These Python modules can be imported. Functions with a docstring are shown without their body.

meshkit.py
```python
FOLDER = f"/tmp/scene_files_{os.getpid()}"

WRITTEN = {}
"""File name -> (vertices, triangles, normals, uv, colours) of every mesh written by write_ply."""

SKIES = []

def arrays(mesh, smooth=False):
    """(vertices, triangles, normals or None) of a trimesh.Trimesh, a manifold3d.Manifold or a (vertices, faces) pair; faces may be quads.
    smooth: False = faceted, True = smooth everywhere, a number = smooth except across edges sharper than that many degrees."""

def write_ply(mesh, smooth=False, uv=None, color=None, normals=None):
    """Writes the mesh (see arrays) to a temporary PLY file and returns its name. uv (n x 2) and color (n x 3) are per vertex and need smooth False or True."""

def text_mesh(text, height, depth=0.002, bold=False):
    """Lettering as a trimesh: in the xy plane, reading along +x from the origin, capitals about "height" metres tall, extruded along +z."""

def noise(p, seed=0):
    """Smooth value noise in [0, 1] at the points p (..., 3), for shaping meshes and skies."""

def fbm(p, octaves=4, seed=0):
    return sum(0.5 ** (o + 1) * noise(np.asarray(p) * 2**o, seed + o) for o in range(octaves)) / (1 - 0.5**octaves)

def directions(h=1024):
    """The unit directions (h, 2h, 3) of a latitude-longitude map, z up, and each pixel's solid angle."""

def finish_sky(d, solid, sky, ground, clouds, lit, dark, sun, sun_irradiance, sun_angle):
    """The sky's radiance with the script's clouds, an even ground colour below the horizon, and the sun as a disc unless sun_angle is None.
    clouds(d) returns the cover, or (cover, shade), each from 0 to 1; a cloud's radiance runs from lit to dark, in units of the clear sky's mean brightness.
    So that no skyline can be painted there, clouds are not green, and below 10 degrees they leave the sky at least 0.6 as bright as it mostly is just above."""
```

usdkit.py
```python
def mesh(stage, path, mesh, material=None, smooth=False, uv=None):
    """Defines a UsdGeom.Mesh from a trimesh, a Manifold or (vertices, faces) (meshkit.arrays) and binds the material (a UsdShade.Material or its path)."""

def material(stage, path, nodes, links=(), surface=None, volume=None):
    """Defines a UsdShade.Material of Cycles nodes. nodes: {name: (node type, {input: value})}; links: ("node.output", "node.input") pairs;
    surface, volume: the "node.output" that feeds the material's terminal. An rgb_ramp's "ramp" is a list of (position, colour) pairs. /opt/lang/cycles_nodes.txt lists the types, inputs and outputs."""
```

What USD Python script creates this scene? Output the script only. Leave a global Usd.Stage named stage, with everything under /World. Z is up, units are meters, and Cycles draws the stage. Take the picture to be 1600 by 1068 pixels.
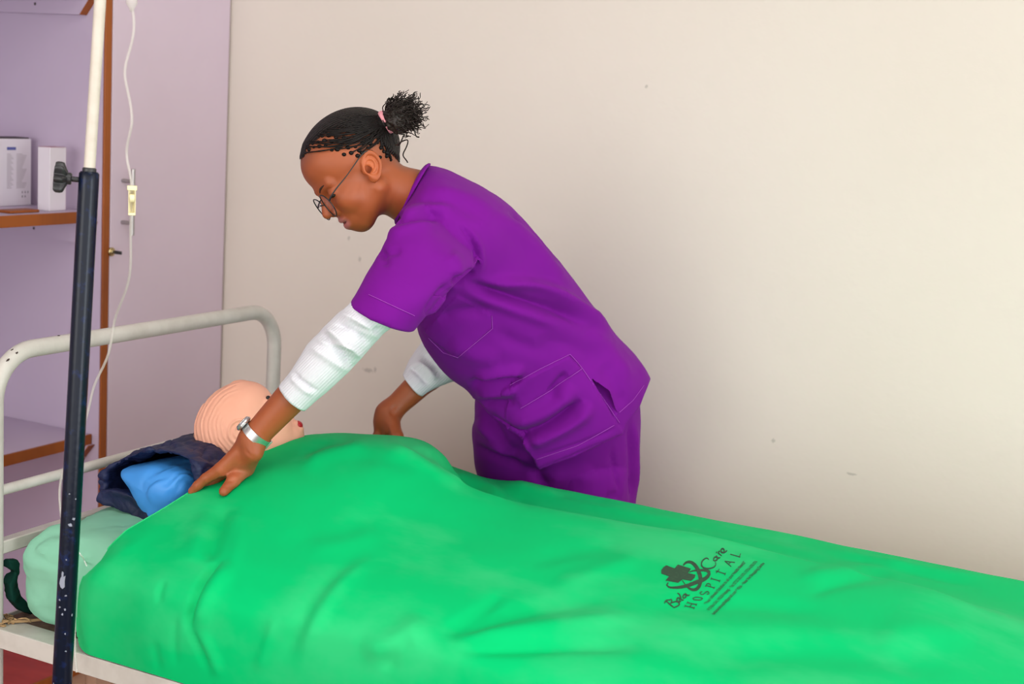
import math, random
import numpy as np, trimesh, usdkit, meshkit
import manifold3d as m3
import shapely
from shapely.geometry import LineString, Polygon
from shapely.ops import unary_union
from scipy.interpolate import PchipInterpolator, CubicSpline, LinearNDInterpolator
from scipy.ndimage import map_coordinates
from pxr import Usd, UsdGeom, UsdLux, UsdShade, Gf, Sdf, Vt

random.seed(7)
rng = np.random.default_rng(7)
stage = Usd.Stage.CreateInMemory()
UsdGeom.SetStageUpAxis(stage, UsdGeom.Tokens.z)
UsdGeom.SetStageMetersPerUnit(stage, 1.0)
UsdGeom.Xform.Define(stage, '/World')
UsdGeom.Scope.Define(stage, '/World/Looks')

# ------------------------------------------------------------------ camera
CAM = np.array([1.875, -1.749, 1.52])
FPX = 2222.0
YAW, PITCH, ROLL = np.radians([26.78, 9.45, 3.52])
FWD = np.array([-math.sin(YAW) * math.cos(PITCH), math.cos(YAW) * math.cos(PITCH), -math.sin(PITCH)])
_r = np.array([math.cos(YAW), math.sin(YAW), 0.0]); _u = np.cross(_r, FWD)
RIGHT = _r * math.cos(ROLL) + _u * math.sin(ROLL)
UP = _u * math.cos(ROLL) - _r * math.sin(ROLL)
cam = UsdGeom.Camera.Define(stage, '/World/camera')
cam.AddTransformOp().Set(Gf.Matrix4d(*RIGHT, 0, *UP, 0, *(-FWD), 0, *CAM, 1))
cam.CreateHorizontalApertureAttr(36.0)
cam.CreateVerticalApertureAttr(36.0 * 1068 / 1600)
cam.CreateFocalLengthAttr(FPX * 36 / 1600)
cam.CreateFStopAttr(4.0)
cam.CreateFocusDistanceAttr(2.5)
cam.CreateClippingRangeAttr(Gf.Vec2f(0.05, 100))
cam.GetExposureAttr().Set(0.05)

# ------------------------------------------------------------------ light: daylight from windows behind and beside the camera
dome = UsdLux.DomeLight.Define(stage, '/World/sky_light')
dome.CreateIntensityAttr(0.78); dome.CreateColorAttr(Gf.Vec3f(1.0, 0.98, 0.96))
def rect_light(name, pos, target, w, h, power, color=(1, 1, 1)):
    l = UsdLux.RectLight.Define(stage, '/World/' + name)
    p, t = np.array(pos, float), np.array(target, float)
    z = (p - t) / np.linalg.norm(p - t); x = np.cross([0, 0, 1], z); x /= np.linalg.norm(x); y = np.cross(z, x)
    l.AddTransformOp().Set(Gf.Matrix4d(*x, 0, *y, 0, *z, 0, *p, 1))
    l.CreateWidthAttr(w); l.CreateHeightAttr(h); l.CreateIntensityAttr(power); l.CreateColorAttr(Gf.Vec3f(*color))
    return l
rect_light('window_light_front', (-0.3, -3.1, 1.5), (0.6, 0.6, 1.0), 1.7, 1.4, 2.6, (1, 0.985, 0.96))
rect_light('window_light_side', (4.0, -1.0, 0.95), (1.7, 1.2, 0.75), 1.6, 1.3, 4.6, (0.82, 0.92, 1.0))

rect_light('ceiling_light', (1.5, -0.5, 2.72), (1.5, -0.3, 0.0), 1.8, 1.2, 3.1, (1.0, 0.985, 0.96))

# ------------------------------------------------------------------ pixel rays of the photograph, for measuring real positions
def ray(px, py): return (px - 800) / FPX * RIGHT - (py - 534) / FPX * UP + FWD
def at_x(px, py, x): d = ray(px, py); return CAM + d * ((x - CAM[0]) / d[0])
def at_y(px, py, y): d = ray(px, py); return CAM + d * ((y - CAM[1]) / d[1])
def at_z(px, py, z): d = ray(px, py); return CAM + d * ((z - CAM[2]) / d[2])
def proj(p):
    v = np.atleast_2d(np.asarray(p, float)) - CAM
    return np.stack([v @ RIGHT, -(v @ UP)], 1) / (v @ FWD)[:, None] * FPX + [800, 534]
VIEW = np.array([-math.sin(YAW), math.cos(YAW), 0.0])      # horizontal direction away from the camera

# ------------------------------------------------------------------ scene helpers
_used = {}
def numbered(parent, name):
    k = (parent, name); n = _used.get(k, -1) + 1; _used[k] = n
    return name if n == 0 else f'{name}_{n:03d}'
def path_of(parent): return '/World' if parent is None else str(parent.GetPath())
def tag(prim, label=None, cat=None, group=None, kind=None):
    for k, v in (('label', label), ('category', cat), ('group', group), ('kind', kind)):
        if v: prim.SetCustomDataByKey(k, v)
    return prim
def obj(name, mesh, mat, parent=None, smooth=40, **kw):
    pp = path_of(parent)
    m = usdkit.mesh(stage, f'{pp}/{numbered(pp, name)}', mesh, mat, smooth)
    m.CreateDoubleSidedAttr(True)
    return tag(m.GetPrim(), **kw)
def thing(name, label, cat, **kw):
    x = UsdGeom.Xform.Define(stage, '/World/' + numbered('/World', name))
    return tag(x.GetPrim(), label=label, cat=cat, **kw)

# ------------------------------------------------------------------ mesh helpers
def cat(*ms): return trimesh.util.concatenate([m for m in ms])
def tm(man):
    m = man.to_mesh(); return trimesh.Trimesh(m.vert_properties[:, :3], m.tri_verts, process=False)
def man(mesh): return m3.Manifold(m3.Mesh(np.asarray(mesh.vertices, np.float32), np.asarray(mesh.faces, np.uint32)))
def box(lo, hi, b=0.0):
    lo, hi = np.minimum(lo, hi).astype(float), np.maximum(lo, hi).astype(float)
    c, h = (lo + hi) / 2, (hi - lo) / 2
    b = min(b, h.min() * 0.9)
    if b <= 0: return trimesh.creation.box(extents=hi - lo, transform=trimesh.transformations.translation_matrix(c))
    pts = []
    for s in np.ndindex(2, 2, 2):
        s = np.array(s) * 2 - 1
        for k in range(3):
            e = h - b; e = e.copy(); e[k] = h[k]; pts.append(c + s * e)
    return trimesh.convex.convex_hull(np.array(pts))
def frames(P):
    P = np.asarray(P, float); T = np.gradient(P, axis=0); T /= np.linalg.norm(T, axis=1, keepdims=True) + 1e-12
    a = np.array([0, 0, 1.0]) if abs(T[0][2]) < 0.9 else np.array([1.0, 0, 0])
    N = np.cross(T[0], a); N /= np.linalg.norm(N); Ns = [N]
    for i in range(1, len(P)):
        N = Ns[-1] - T[i] * (Ns[-1] @ T[i]); N /= np.linalg.norm(N) + 1e-12; Ns.append(N)
    Ns = np.array(Ns); return T, Ns, np.cross(T, Ns)
def loft(rings, cap=True):
    R = np.asarray(rings); n, k = R.shape[:2]
    V = R.reshape(-1, 3); i, j = np.meshgrid(np.arange(n - 1), np.arange(k), indexing='ij'); j2 = (j + 1) % k
    a, b, c, d = i * k + j, i * k + j2, (i + 1) * k + j2, (i + 1) * k + j
    F = np.concatenate([np.stack([a, b, c], -1).reshape(-1, 3), np.stack([a, c, d], -1).reshape(-1, 3)])
    if cap:
        V = np.vstack([V, R[0].mean(0), R[-1].mean(0)]); q = np.arange(k); q2 = (q + 1) % k
        F = np.vstack([F, np.stack([q2, q, np.full(k, n * k)], 1), np.stack([(n - 1) * k + q, (n - 1) * k + q2, np.full(k, n * k + 1)], 1)])
    m = trimesh.Trimesh(V, F, process=False)
    if cap and m.volume < 0: m.invert()
    return m
def tube(P, r, n=12, cap=True, squash=None):
    P = np.asarray(P, float); T, N, B = frames(P); r = np.broadcast_to(r, len(P)); a = np.arange(n) / n * 2 * np.pi
    s = 1.0 if squash is None else squash
    return loft(P[:, None] + r[:, None, None] * (np.cos(a)[None, :, None] * N[:, None] + s * np.sin(a)[None, :, None] * B[:, None]), cap)
def smooth_path(P, n):
    P = np.asarray(P, float); s = np.r_[0, np.cumsum(np.linalg.norm(np.diff(P, axis=0), axis=1))]
    return CubicSpline(s, P)(np.linspace(0, s[-1], n))
def pchip_path(P, n):
    P = np.asarray(P, float); return PchipInterpolator(np.arange(len(P)), P)(np.linspace(0, len(P) - 1, n))
def cyl(a, b, r, n=24, b_r=None):
    a, b = np.array(a, float), np.array(b, float); d = (b - a) / np.linalg.norm(b - a); e = min(r * 0.15, np.linalg.norm(b - a) * .3)
    return tube([a, a + d * 1e-5, a + d * e, b - d * e, b - d * 1e-5, b], [r * .85, r * .85, r, r, r * .85, r * .85], n)

# --- signed distance toolbox and a naive surface net in a narrow band
def smin(a, b, k):
    h = np.clip(0.5 + 0.5 * (b - a) / k, 0, 1); return b * (1 - h) + a * h - k * h * (1 - h)
def smax(a, b, k): return -smin(-a, -b, k)
def s_sphere(P, c, r): return np.linalg.norm(P - np.asarray(c), axis=1) - r
def s_ell(P, c, r, A=None):
    Q = P - np.asarray(c)
    if A is not None: Q = Q @ np.asarray(A).T
    r = np.asarray(r, float); k0 = np.linalg.norm(Q / r, axis=1); k1 = np.linalg.norm(Q / r**2, axis=1)
    return k0 * (k0 - 1) / np.maximum(k1, 1e-9)
def s_cone(P, a, b, ra, rb):
    a, b = np.asarray(a, float), np.asarray(b, float); d = b - a; t = np.clip((P - a) @ d / (d @ d), 0, 1)
    return np.linalg.norm(P - a - t[:, None] * d, axis=1) - (ra + (rb - ra) * t)
def nets(f, lo, hi, h, band=4):
    lo, hi = np.asarray(lo, float), np.asarray(hi, float); n = np.ceil((hi - lo) / h / band).astype(int) * band + 1
    nc = (n - 1) // band + 1
    gc = np.stack(np.meshgrid(*[lo[k] + np.arange(nc[k]) * h * band for k in range(3)], indexing='ij'), -1).reshape(-1, 3)
    Dc = f(gc).reshape(nc).astype(np.float32)
    D = np.asarray(Dc)
    for k in range(3):
        x = np.arange(n[k]) / band; i = np.minimum(x.astype(int), nc[k] - 2); t = (x - i).astype(np.float32); sh = [1, 1, 1]; sh[k] = -1; t = t.reshape(sh)
        D = np.take(D, i, k) * (1 - t) + np.take(D, i + 1, k) * t
    idx = np.argwhere(np.abs(D) < h * band * 1.3)
    D[tuple(idx.T)] = f(lo + idx * h)
    S = D < 0
    cells = S[:-1, :-1, :-1].astype(np.int8)
    tot = sum(S[a:n[0] - 1 + a, b:n[1] - 1 + b, c:n[2] - 1 + c].astype(np.int8) for a, b, c in np.ndindex(2, 2, 2))
    act = np.argwhere((tot > 0) & (tot < 8)); vid = -np.ones(n - 1, np.int64); vid[tuple(act.T)] = np.arange(len(act))
    acc, cnt = np.zeros((len(act), 3)), np.zeros(len(act))
    corners = list(np.ndindex(2, 2, 2))
    for p in corners:
        for k in range(3):
            if p[k]: continue
            q = list(p); q[k] = 1
            A, B = act + p, act + q; da, db = D[tuple(A.T)], D[tuple(B.T)]; c = (da < 0) != (db < 0)
            t = np.where(c, da / np.where(da == db, 1, da - db), 0)
            pos = A.astype(float); pos[:, k] += t; acc += np.where(c[:, None], pos, 0); cnt += c
    V = lo + acc / cnt[:, None] * h; F = []
    for k in range(3):
        u, v = (k + 1) % 3, (k + 2) % 3
        sl0 = [slice(1, -1)] * 3; sl0[k] = slice(0, -1); sl1 = [slice(1, -1)] * 3; sl1[k] = slice(1, None)
        s0, s1 = S[tuple(sl0)], S[tuple(sl1)]; e = np.argwhere(s0 != s1)
        if not len(e): continue
        inside = s0[tuple(e.T)]; e = e + [0 if m == k else 1 for m in range(3)]
        o = np.zeros((4, 3), int); o[1, u] = -1; o[2, u] = o[2, v] = -1; o[3, v] = -1
        q = np.stack([vid[tuple((e + o[m]).T)] for m in range(4)], 1); ok = (q >= 0).all(1); q, inside = q[ok], inside[ok]
        q = np.where(inside[:, None], q, q[:, ::-1]); F.append(q[:, [0, 1, 2]]); F.append(q[:, [0, 2, 3]])
    m = trimesh.Trimesh(V, np.vstack(F), process=False)
    if m.volume < 0: m.invert()
    return m
def stroke_field(Q, stroke, width):
    """Unsigned distance profile of points Q (n x 2) to a polyline, tapering at its ends."""
    S = smooth_path(stroke, 220) if len(stroke) > 2 else np.linspace(stroke[0], stroke[1], 160)
    out = np.zeros(len(Q)); lo, hi = S.min(0) - 3 * width, S.max(0) + 3 * width
    near = np.where(((Q > lo) & (Q < hi)).all(1))[0]
    if not len(near): return out
    d = np.linalg.norm(Q[near, None] - S[None], axis=2); k = d.argmin(1); d = d[np.arange(len(near)), k]; t = k / (len(S) - 1)
    out[near] = np.exp(-(d / width) ** 2) * np.clip(np.sin(np.pi * np.clip(t, 0.02, 0.98)) * 1.6, 0, 1)
    return out
def emboss(mesh, strokes, facing=True, keep=None):
    """Raises (or sinks) folds along traced lines on the side of the mesh turned to the viewer of the trace."""
    V = np.array(mesh.vertices); N = np.array(mesh.vertex_normals); Q = proj(V); d = np.zeros(len(V))
    for pts, amp, w in strokes: d += amp * stroke_field(Q, np.array(pts, float), w)
    if facing:
        v = CAM - V; v /= np.linalg.norm(v, axis=1, keepdims=True); d *= np.clip(((N * v).sum(1) + 0.1) * 4, 0, 1)
    if keep is not None: d *= keep
    return trimesh.Trimesh(V + N * d[:, None], mesh.faces, process=False)

# ------------------------------------------------------------------ materials
MATS = {}
def material(name, color, rough=0.6, spec=0.5, noise=None, bump=None, metal=0.0, extra=None, tone=None):
    """noise: (scale, second colour, low, high[, stretch]); bump: (scale, strength, distance[, stretch])."""
    n, l = {'p': ('principled_bsdf', dict(base_color=color, roughness=rough, specular_ior_level=spec, metallic=metal, **(extra or {})))}, []
    n['tc'] = ('texture_coordinate', {})
    if noise:
        sc, c2, a, b = noise[:4]
        n['mp'] = ('mapping', {'scale': noise[4] if len(noise) > 4 else (1, 1, 1)})
        n['n'] = ('noise_texture', {'scale': sc, 'detail': 6.0, 'roughness': 0.6}); n['r'] = ('rgb_ramp', {'ramp': [(a, color), (b, c2)]})
        l += [('tc.object', 'mp.vector'), ('mp.vector', 'n.vector'), ('n.fac', 'r.fac'), ('r.color', 'p.base_color')]
    if tone:
        n['at'] = ('attribute', {'attribute': 'tone'})
        if noise:
            n['mx'] = ('mix_color', {'blend_type': 'multiply', 'fac': 1.0}); l = [x for x in l if x[1] != 'p.base_color'] + [('r.color', 'mx.a'), ('at.color', 'mx.b'), ('mx.result', 'p.base_color')]
        else: l += [('at.color', 'p.base_color')]
    if bump:
        n['bmp'] = ('mapping', {'scale': bump[3] if len(bump) > 3 else (1, 1, 1)})
        n['bn'] = ('noise_texture', {'scale': bump[0], 'detail': 4.0}); n['b'] = ('bump', {'strength': bump[1], 'distance': bump[2]})
        l += [('tc.object', 'bmp.vector'), ('bmp.vector', 'bn.vector'), ('bn.fac', 'b.height'), ('b.normal', 'p.normal')]
    MATS[name] = usdkit.material(stage, '/World/Looks/' + name, n, l, surface='p.BSDF')
    return MATS[name]
def srgb(r, g, b):
    c = np.array([r, g, b]) / 255.0; return tuple(np.where(c < 0.04045, c / 12.92, ((c + 0.055) / 1.055) ** 2.4))
M_wall = None
def wall_material():
    marks = [(575, 578, .016, .006), (586, 577, .004, .008), (562, 405, .004, .008), (1010, 135, .004, .004), (1208, 688, .005, .005), (1330, 740, .012, .003), (545, 372, .004, .006)]
    n = {'g': ('geometry', {}), 'p': ('principled_bsdf', dict(roughness=0.62, specular_ior_level=0.35)),
         'n1': ('noise_texture', {'scale': 1.1, 'detail': 3.0}), 'r': ('rgb_ramp', {'ramp': [(0.3, (0.665, 0.597, 0.53)), (0.7, (0.695, 0.628, 0.565))]}),
         'n2': ('noise_texture', {'scale': 60.0, 'detail': 5.0}), 'b': ('bump', {'strength': 0.12, 'distance': 0.004}), 'nm': ('noise_texture', {'scale': 160.0, 'detail': 2.0})}
    l = [('g.position', 'n1.vector'), ('g.position', 'n2.vector'), ('n1.fac', 'r.fac'), ('n2.fac', 'b.height'), ('b.normal', 'p.normal'), ('g.position', 'nm.vector')]
    last = 'r.color'
    for i, (px, py, rx, rz) in enumerate(marks):
        c = at_y(px, py, WALL_Y)
        n[f's{i}'] = ('vector_math', {'math_type': 'subtract', 'vector2': tuple(c)})
        n[f'm{i}'] = ('vector_math', {'math_type': 'multiply', 'vector2': (1 / rx, 20.0, 1 / rz)})
        n[f'l{i}'] = ('vector_math', {'math_type': 'length'})
        n[f'a{i}'] = ('math', {'math_type': 'multiply_add', 'value2': 1.4, 'value3': -0.7})
        n[f'b{i}'] = ('math', {'math_type': 'add'})
        n[f'q{i}'] = ('map_range', {'from_min': 0.55, 'from_max': 1.15, 'to_min': 0.55, 'to_max': 0.0, 'clamp': True})
        n[f'c{i}'] = ('mix_color', {'b': (0.33, 0.30, 0.27)})
        l += [('g.position', f's{i}.vector1'), (f's{i}.vector', f'm{i}.vector1'), (f'm{i}.vector', f'l{i}.vector1'), (f'l{i}.value', f'b{i}.value1'), ('nm.fac', f'a{i}.value1'), (f'a{i}.value', f'b{i}.value2'),
              (f'b{i}.value', f'q{i}.value'), (f'q{i}.result', f'c{i}.fac'), (last, f'c{i}.a')]
        last = f'c{i}.result'
    l.append((last, 'p.base_color'))
    return usdkit.material(stage, '/World/Looks/wall_paint', n, l, surface='p.BSDF')

WALL_Y, CUP_X = 1.245, -0.5
PART_Y = 0.79
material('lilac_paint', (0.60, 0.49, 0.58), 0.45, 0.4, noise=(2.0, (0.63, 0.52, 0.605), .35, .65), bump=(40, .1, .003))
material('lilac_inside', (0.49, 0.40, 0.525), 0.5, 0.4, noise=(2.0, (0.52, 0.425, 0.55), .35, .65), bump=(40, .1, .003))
material('brown_edge', srgb(150, 78, 22), 0.5, 0.4, noise=(9, srgb(118, 55, 10), .42, .75, (1, 1, .25)))
material('floor_red', srgb(190, 70, 62), 0.5, 0.3, noise=(6, srgb(170, 60, 54), .35, .7, (1, 3, 1)), bump=(30, .2, .004))
material('tile_tan', srgb(186, 150, 128), 0.45, 0.4, noise=(7, srgb(168, 128, 104), .4, .7))
material('tile_joint', srgb(90, 62, 48), 0.8)
material('ceiling_white', (0.8, 0.78, 0.75), 0.8)
material('steel', (0.45, 0.43, 0.42), 0.35, metal=1.0)
material('brass', (0.55, 0.45, 0.25), 0.3, metal=1.0)
material('black_metal', (0.02, 0.02, 0.022), 0.4)
material('bed_paint', srgb(200, 196, 188), 0.35, 0.45, noise=(22, srgb(186, 181, 172), .4, .75), bump=(60, .1, .002))
material('filler', srgb(150, 132, 122), 0.8)
material('chip', srgb(52, 36, 30), 0.7)
material('deck', srgb(150, 125, 110), 0.8, 0.2, noise=(14, srgb(110, 85, 75), .4, .65))
material('string', srgb(160, 130, 95), 0.9, 0.1)
material('mint', srgb(138, 198, 170), 0.8, 0.2, noise=(4, srgb(128, 190, 160), .4, .6), bump=(500, .15, .001))
material('mint_seam', srgb(215, 232, 222), 0.8, 0.2)
material('dark_green', srgb(8, 58, 48), 0.8, 0.2, bump=(300, .15, .001))
material('navy', srgb(24, 34, 74), 0.55, 0.4, noise=(9, srgb(16, 24, 56), .4, .65), bump=(250, .3, .0015))
material('sky_blue', srgb(62, 140, 215), 0.45, 0.4, bump=(300, .1, .001))
material('sheet_green', (0.0005, 0.505, 0.150), 0.7, 0.06, noise=(3.2, (0.028, 0.53, 0.18), .50, .66, (1, 1.6, 1.2)), bump=(900, .12, .0006), extra=dict(sheen_weight=0.02, sheen_roughness=0.4, sheen_tint=(.8, .9, .7)))
material('sheet_hem', (0.03, 0.55, 0.2), 0.7, 0.3)
material('print_ink', srgb(48, 74, 56), 0.75, 0.2, noise=(160, srgb(60, 92, 66), .55, .75))
material('manikin_skin', srgb(234, 172, 146), 0.5, 0.3, noise=(6, srgb(229, 164, 138), .4, .6))
material('manikin_red', srgb(175, 18, 30), 0.4)
material('eye_dark', (0.008, 0.006, 0.006), 0.15)
material('skin', (1, 1, 1), 0.48, 0.42, noise=(14, (0.90, 0.90, 0.92), .35, .7), bump=(350, .12, .0008), tone=True, extra=dict(subsurface_weight=0.08, subsurface_scale=0.004))
material('hair', (0.006, 0.004, 0.0035), 0.5, 0.2, bump=(400, .4, .001))
def strand_material(c, e1, e2):
    n = {'g': ('geometry', {}), 's': ('vector_math', {'math_type': 'subtract', 'vector2': tuple(c)}), 'a': ('vector_math', {'math_type': 'dot_product', 'vector2': tuple(e1)}), 'b': ('vector_math', {'math_type': 'dot_product', 'vector2': tuple(e2)}),
         't': ('math', {'math_type': 'arctan2'}), 'n': ('noise_texture', {'scale': 40.0}), 'na': ('math', {'math_type': 'multiply_add', 'value2': 0.05}), 'm': ('math', {'math_type': 'multiply', 'value2': 62.0}), 'w': ('math', {'math_type': 'sine'}),
         'bm': ('bump', {'strength': 0.8, 'distance': 0.0015}), 'r': ('rgb_ramp', {'ramp': [(0.2, (0.005, 0.0035, 0.003)), (1.0, (0.022, 0.014, 0.011))]}), 'p': ('principled_bsdf', dict(roughness=0.5, specular_ior_level=0.2))}
    l = [('g.position', 's.vector1'), ('s.vector', 'a.vector1'), ('s.vector', 'b.vector1'), ('a.value', 't.value1'), ('b.value', 't.value2'), ('g.position', 'n.vector'), ('n.fac', 'na.value1'), ('t.value', 'na.value3'), ('na.value', 'm.value1'), ('m.value', 'w.value1'),
         ('w.value', 'bm.height'), ('bm.normal', 'p.normal'), ('w.value', 'r.fac'), ('r.color', 'p.base_color')]
    return usdkit.material(stage, '/World/Looks/hair_strands', n, l, surface='p.BSDF')
material('curl', (0.020, 0.013, 0.010), 0.5, 0.4)
material('pink', srgb(225, 150, 160), 0.7)
material('purple', (0.172, 0.0042, 0.246), 0.8, 0.12, noise=(3, (0.162, 0.0040, 0.234), .4, .6), bump=(700, .2, .0008), extra=dict(sheen_weight=0.05, sheen_roughness=0.5, sheen_tint=(.9, .4, .9)))
material('purple_thread', (0.33, 0.05, 0.42), 0.8, 0.2)
material('frame_black', (0.012, 0.014, 0.014), 0.35)
material('watch_steel', (0.62, 0.62, 0.62), 0.28, metal=0.9, bump=(900, .3, .0006))
material('pole_dark', (0.003, 0.006, 0.016), 0.20, 0.22, noise=(55, (0.006, 0.018, 0.085), .55, .75), bump=(120, .2, .001))
material('pole_white', srgb(206, 197, 184), 0.4, 0.4, noise=(30, srgb(196, 186, 172), .45, .7))
material('pvc', (0.62, 0.58, 0.54), 0.3, 0.5, extra=dict(alpha=0.42))
material('clamp_cream', srgb(232, 222, 180), 0.45, 0.4)
material('card_white', srgb(214, 206, 214), 0.7, 0.3)
material('card_side', srgb(190, 150, 165), 0.7, 0.3)
material('card_print', srgb(165, 155, 162), 0.8, 0.1)
material('card_blue', srgb(88, 92, 150), 0.7, 0.2)
material('card_grey', srgb(130, 122, 130), 0.8)
material('card_dark', srgb(70, 62, 66), 0.8)
material('shoe_black', (0.02, 0.02, 0.02), 0.5)
material('tan_wood', srgb(175, 130, 95), 0.6, 0.3, noise=(10, srgb(150, 105, 75), .4, .7, (1, 6, 6)))
_g = usdkit.material(stage, '/World/Looks/lens_glass', {'t': ('transparent_bsdf', {'color': (0.97, 0.97, 0.98)}), 'g': ('glossy_bsdf', {'roughness': 0.05}), 'm': ('mix_closure', {'fac': 0.07})},
    [('t.BSDF', 'm.closure1'), ('g.BSDF', 'm.closure2')], surface='m.closure')
MATS['lens_glass'] = _g
# knitted rib of the white undershirt, running along the sleeve
MATS['white_knit'] = usdkit.material(stage, '/World/Looks/white_knit', {'g': ('geometry', {}), 'd': ('vector_math', {'math_type': 'dot_product', 'vector2': tuple(RIGHT * .69 - UP * .72)}), 'c': ('combine_xyz', {}),
    'w': ('wave_texture', {'wave_type': 'bands', 'bands_direction': 'x', 'scale': 75.0}), 'b': ('bump', {'strength': 0.35, 'distance': 0.0012}), 'p': ('principled_bsdf', dict(base_color=(0.66, 0.66, 0.70), roughness=0.9, specular_ior_level=0.15))},
    [('g.position', 'd.vector1'), ('d.value', 'c.x'), ('c.vector', 'w.vector'), ('w.fac', 'b.height'), ('b.normal', 'p.normal')], surface='p.BSDF')
MATS['wall_paint'] = wall_material()
M = MATS

# ------------------------------------------------------------------ the room
def struct(name, mesh, mat, **kw): return obj(name, mesh, mat, kind='structure', **kw)
fl = struct('floor', box((-1.2, -4.5, -0.1), (4.6, WALL_Y + .12, -.004)), M['tile_joint'])
for i in range(9):
    for j in range(7):
        x, y = -.62 + .302 * i, -.86 + .302 * j
        obj('tile', box((x, y, -.006), (x + .298, min(y + .298, WALL_Y - .002), .0), .0012), M['tile_tan'], fl)
x0_, x1_ = -.62 + .302 * 9, -.86 + .302 * 7
struct('wall_back', box((-1.2, WALL_Y, 0), (4.6, WALL_Y + 0.12, 2.75)), M['wall_paint'])
struct('wall_left', box((-1.3, -4.5, 0), (-1.18, WALL_Y + .12, 2.75)), M['wall_paint'])
struct('ceiling', box((-1.3, -4.5, 2.75), (4.6, WALL_Y + .12, 2.85)), M['ceiling_white'])

# built-in cupboard behind the bed's head
cb = thing('cupboard', 'tall lilac cupboard with brown-edged open shelves and plain door, behind the bed head', 'cupboard')
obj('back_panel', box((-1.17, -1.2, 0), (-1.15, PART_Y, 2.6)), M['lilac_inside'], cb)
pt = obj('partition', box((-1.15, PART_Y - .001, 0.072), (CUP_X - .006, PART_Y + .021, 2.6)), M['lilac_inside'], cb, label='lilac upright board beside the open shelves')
obj('edge_strip', box((CUP_X - .006, PART_Y - .001, 0.113), (CUP_X, PART_Y + .021, 2.6), .0015), M['brown_edge'], pt, label='brown front edge of the upright board')
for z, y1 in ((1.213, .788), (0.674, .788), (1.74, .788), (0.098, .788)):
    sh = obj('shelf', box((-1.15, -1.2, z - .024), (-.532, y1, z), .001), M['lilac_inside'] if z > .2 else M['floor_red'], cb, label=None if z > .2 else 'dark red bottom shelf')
    if z < .2:
        obj('edge_strip', box((-.532, -1.2, z - .026), (-.526, y1, z + .0005), .001), M['brown_edge'], sh); continue
    obj('edge_strip', box((-.532, -1.2, z - .026), (-.526, y1, z + .0005), .001), M['brown_edge'], sh, label='brown front edge of the shelf')
    def bar(x0, xb, xt):
        q = np.array([(x, y, zz) for y in (PART_Y - .022, PART_Y - .002) for x, zz in ((x0[0], z - .076), (xb, z - .076), (x0[1], z - .024), (xt, z - .024))]); return trimesh.convex.convex_hull(q)
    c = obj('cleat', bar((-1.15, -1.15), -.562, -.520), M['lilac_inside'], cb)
    obj('edge_strip', bar((-.562, -.520), -.558, -.516), M['brown_edge'], c, label='brown slanted end of the bearer strip')
    q = np.array([-.70, PART_Y - .0222, z - .055]); obj('screw_hole', cyl(q, q + [0, .004, 0], .004, 12), M['chip'], c)
dr = obj('door', box((CUP_X - .02, PART_Y + .023, 0.12), (CUP_X, WALL_Y - .006, 2.55), .002), M['lilac_paint'], cb, label='plain lilac door')
hx = CUP_X + .032
obj('handle', cat(cyl((hx, .852, 1.158), (hx, .852, 1.316), .005, 16), cyl((CUP_X - .001, .852, 1.286), (hx, .852, 1.286), .0048, 14), cyl((CUP_X - .001, .852, 1.187), (hx, .852, 1.187), .0048, 14)), M['steel'], dr, label='slim steel bar handle')
k = at_x(173, 393, CUP_X)
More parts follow.
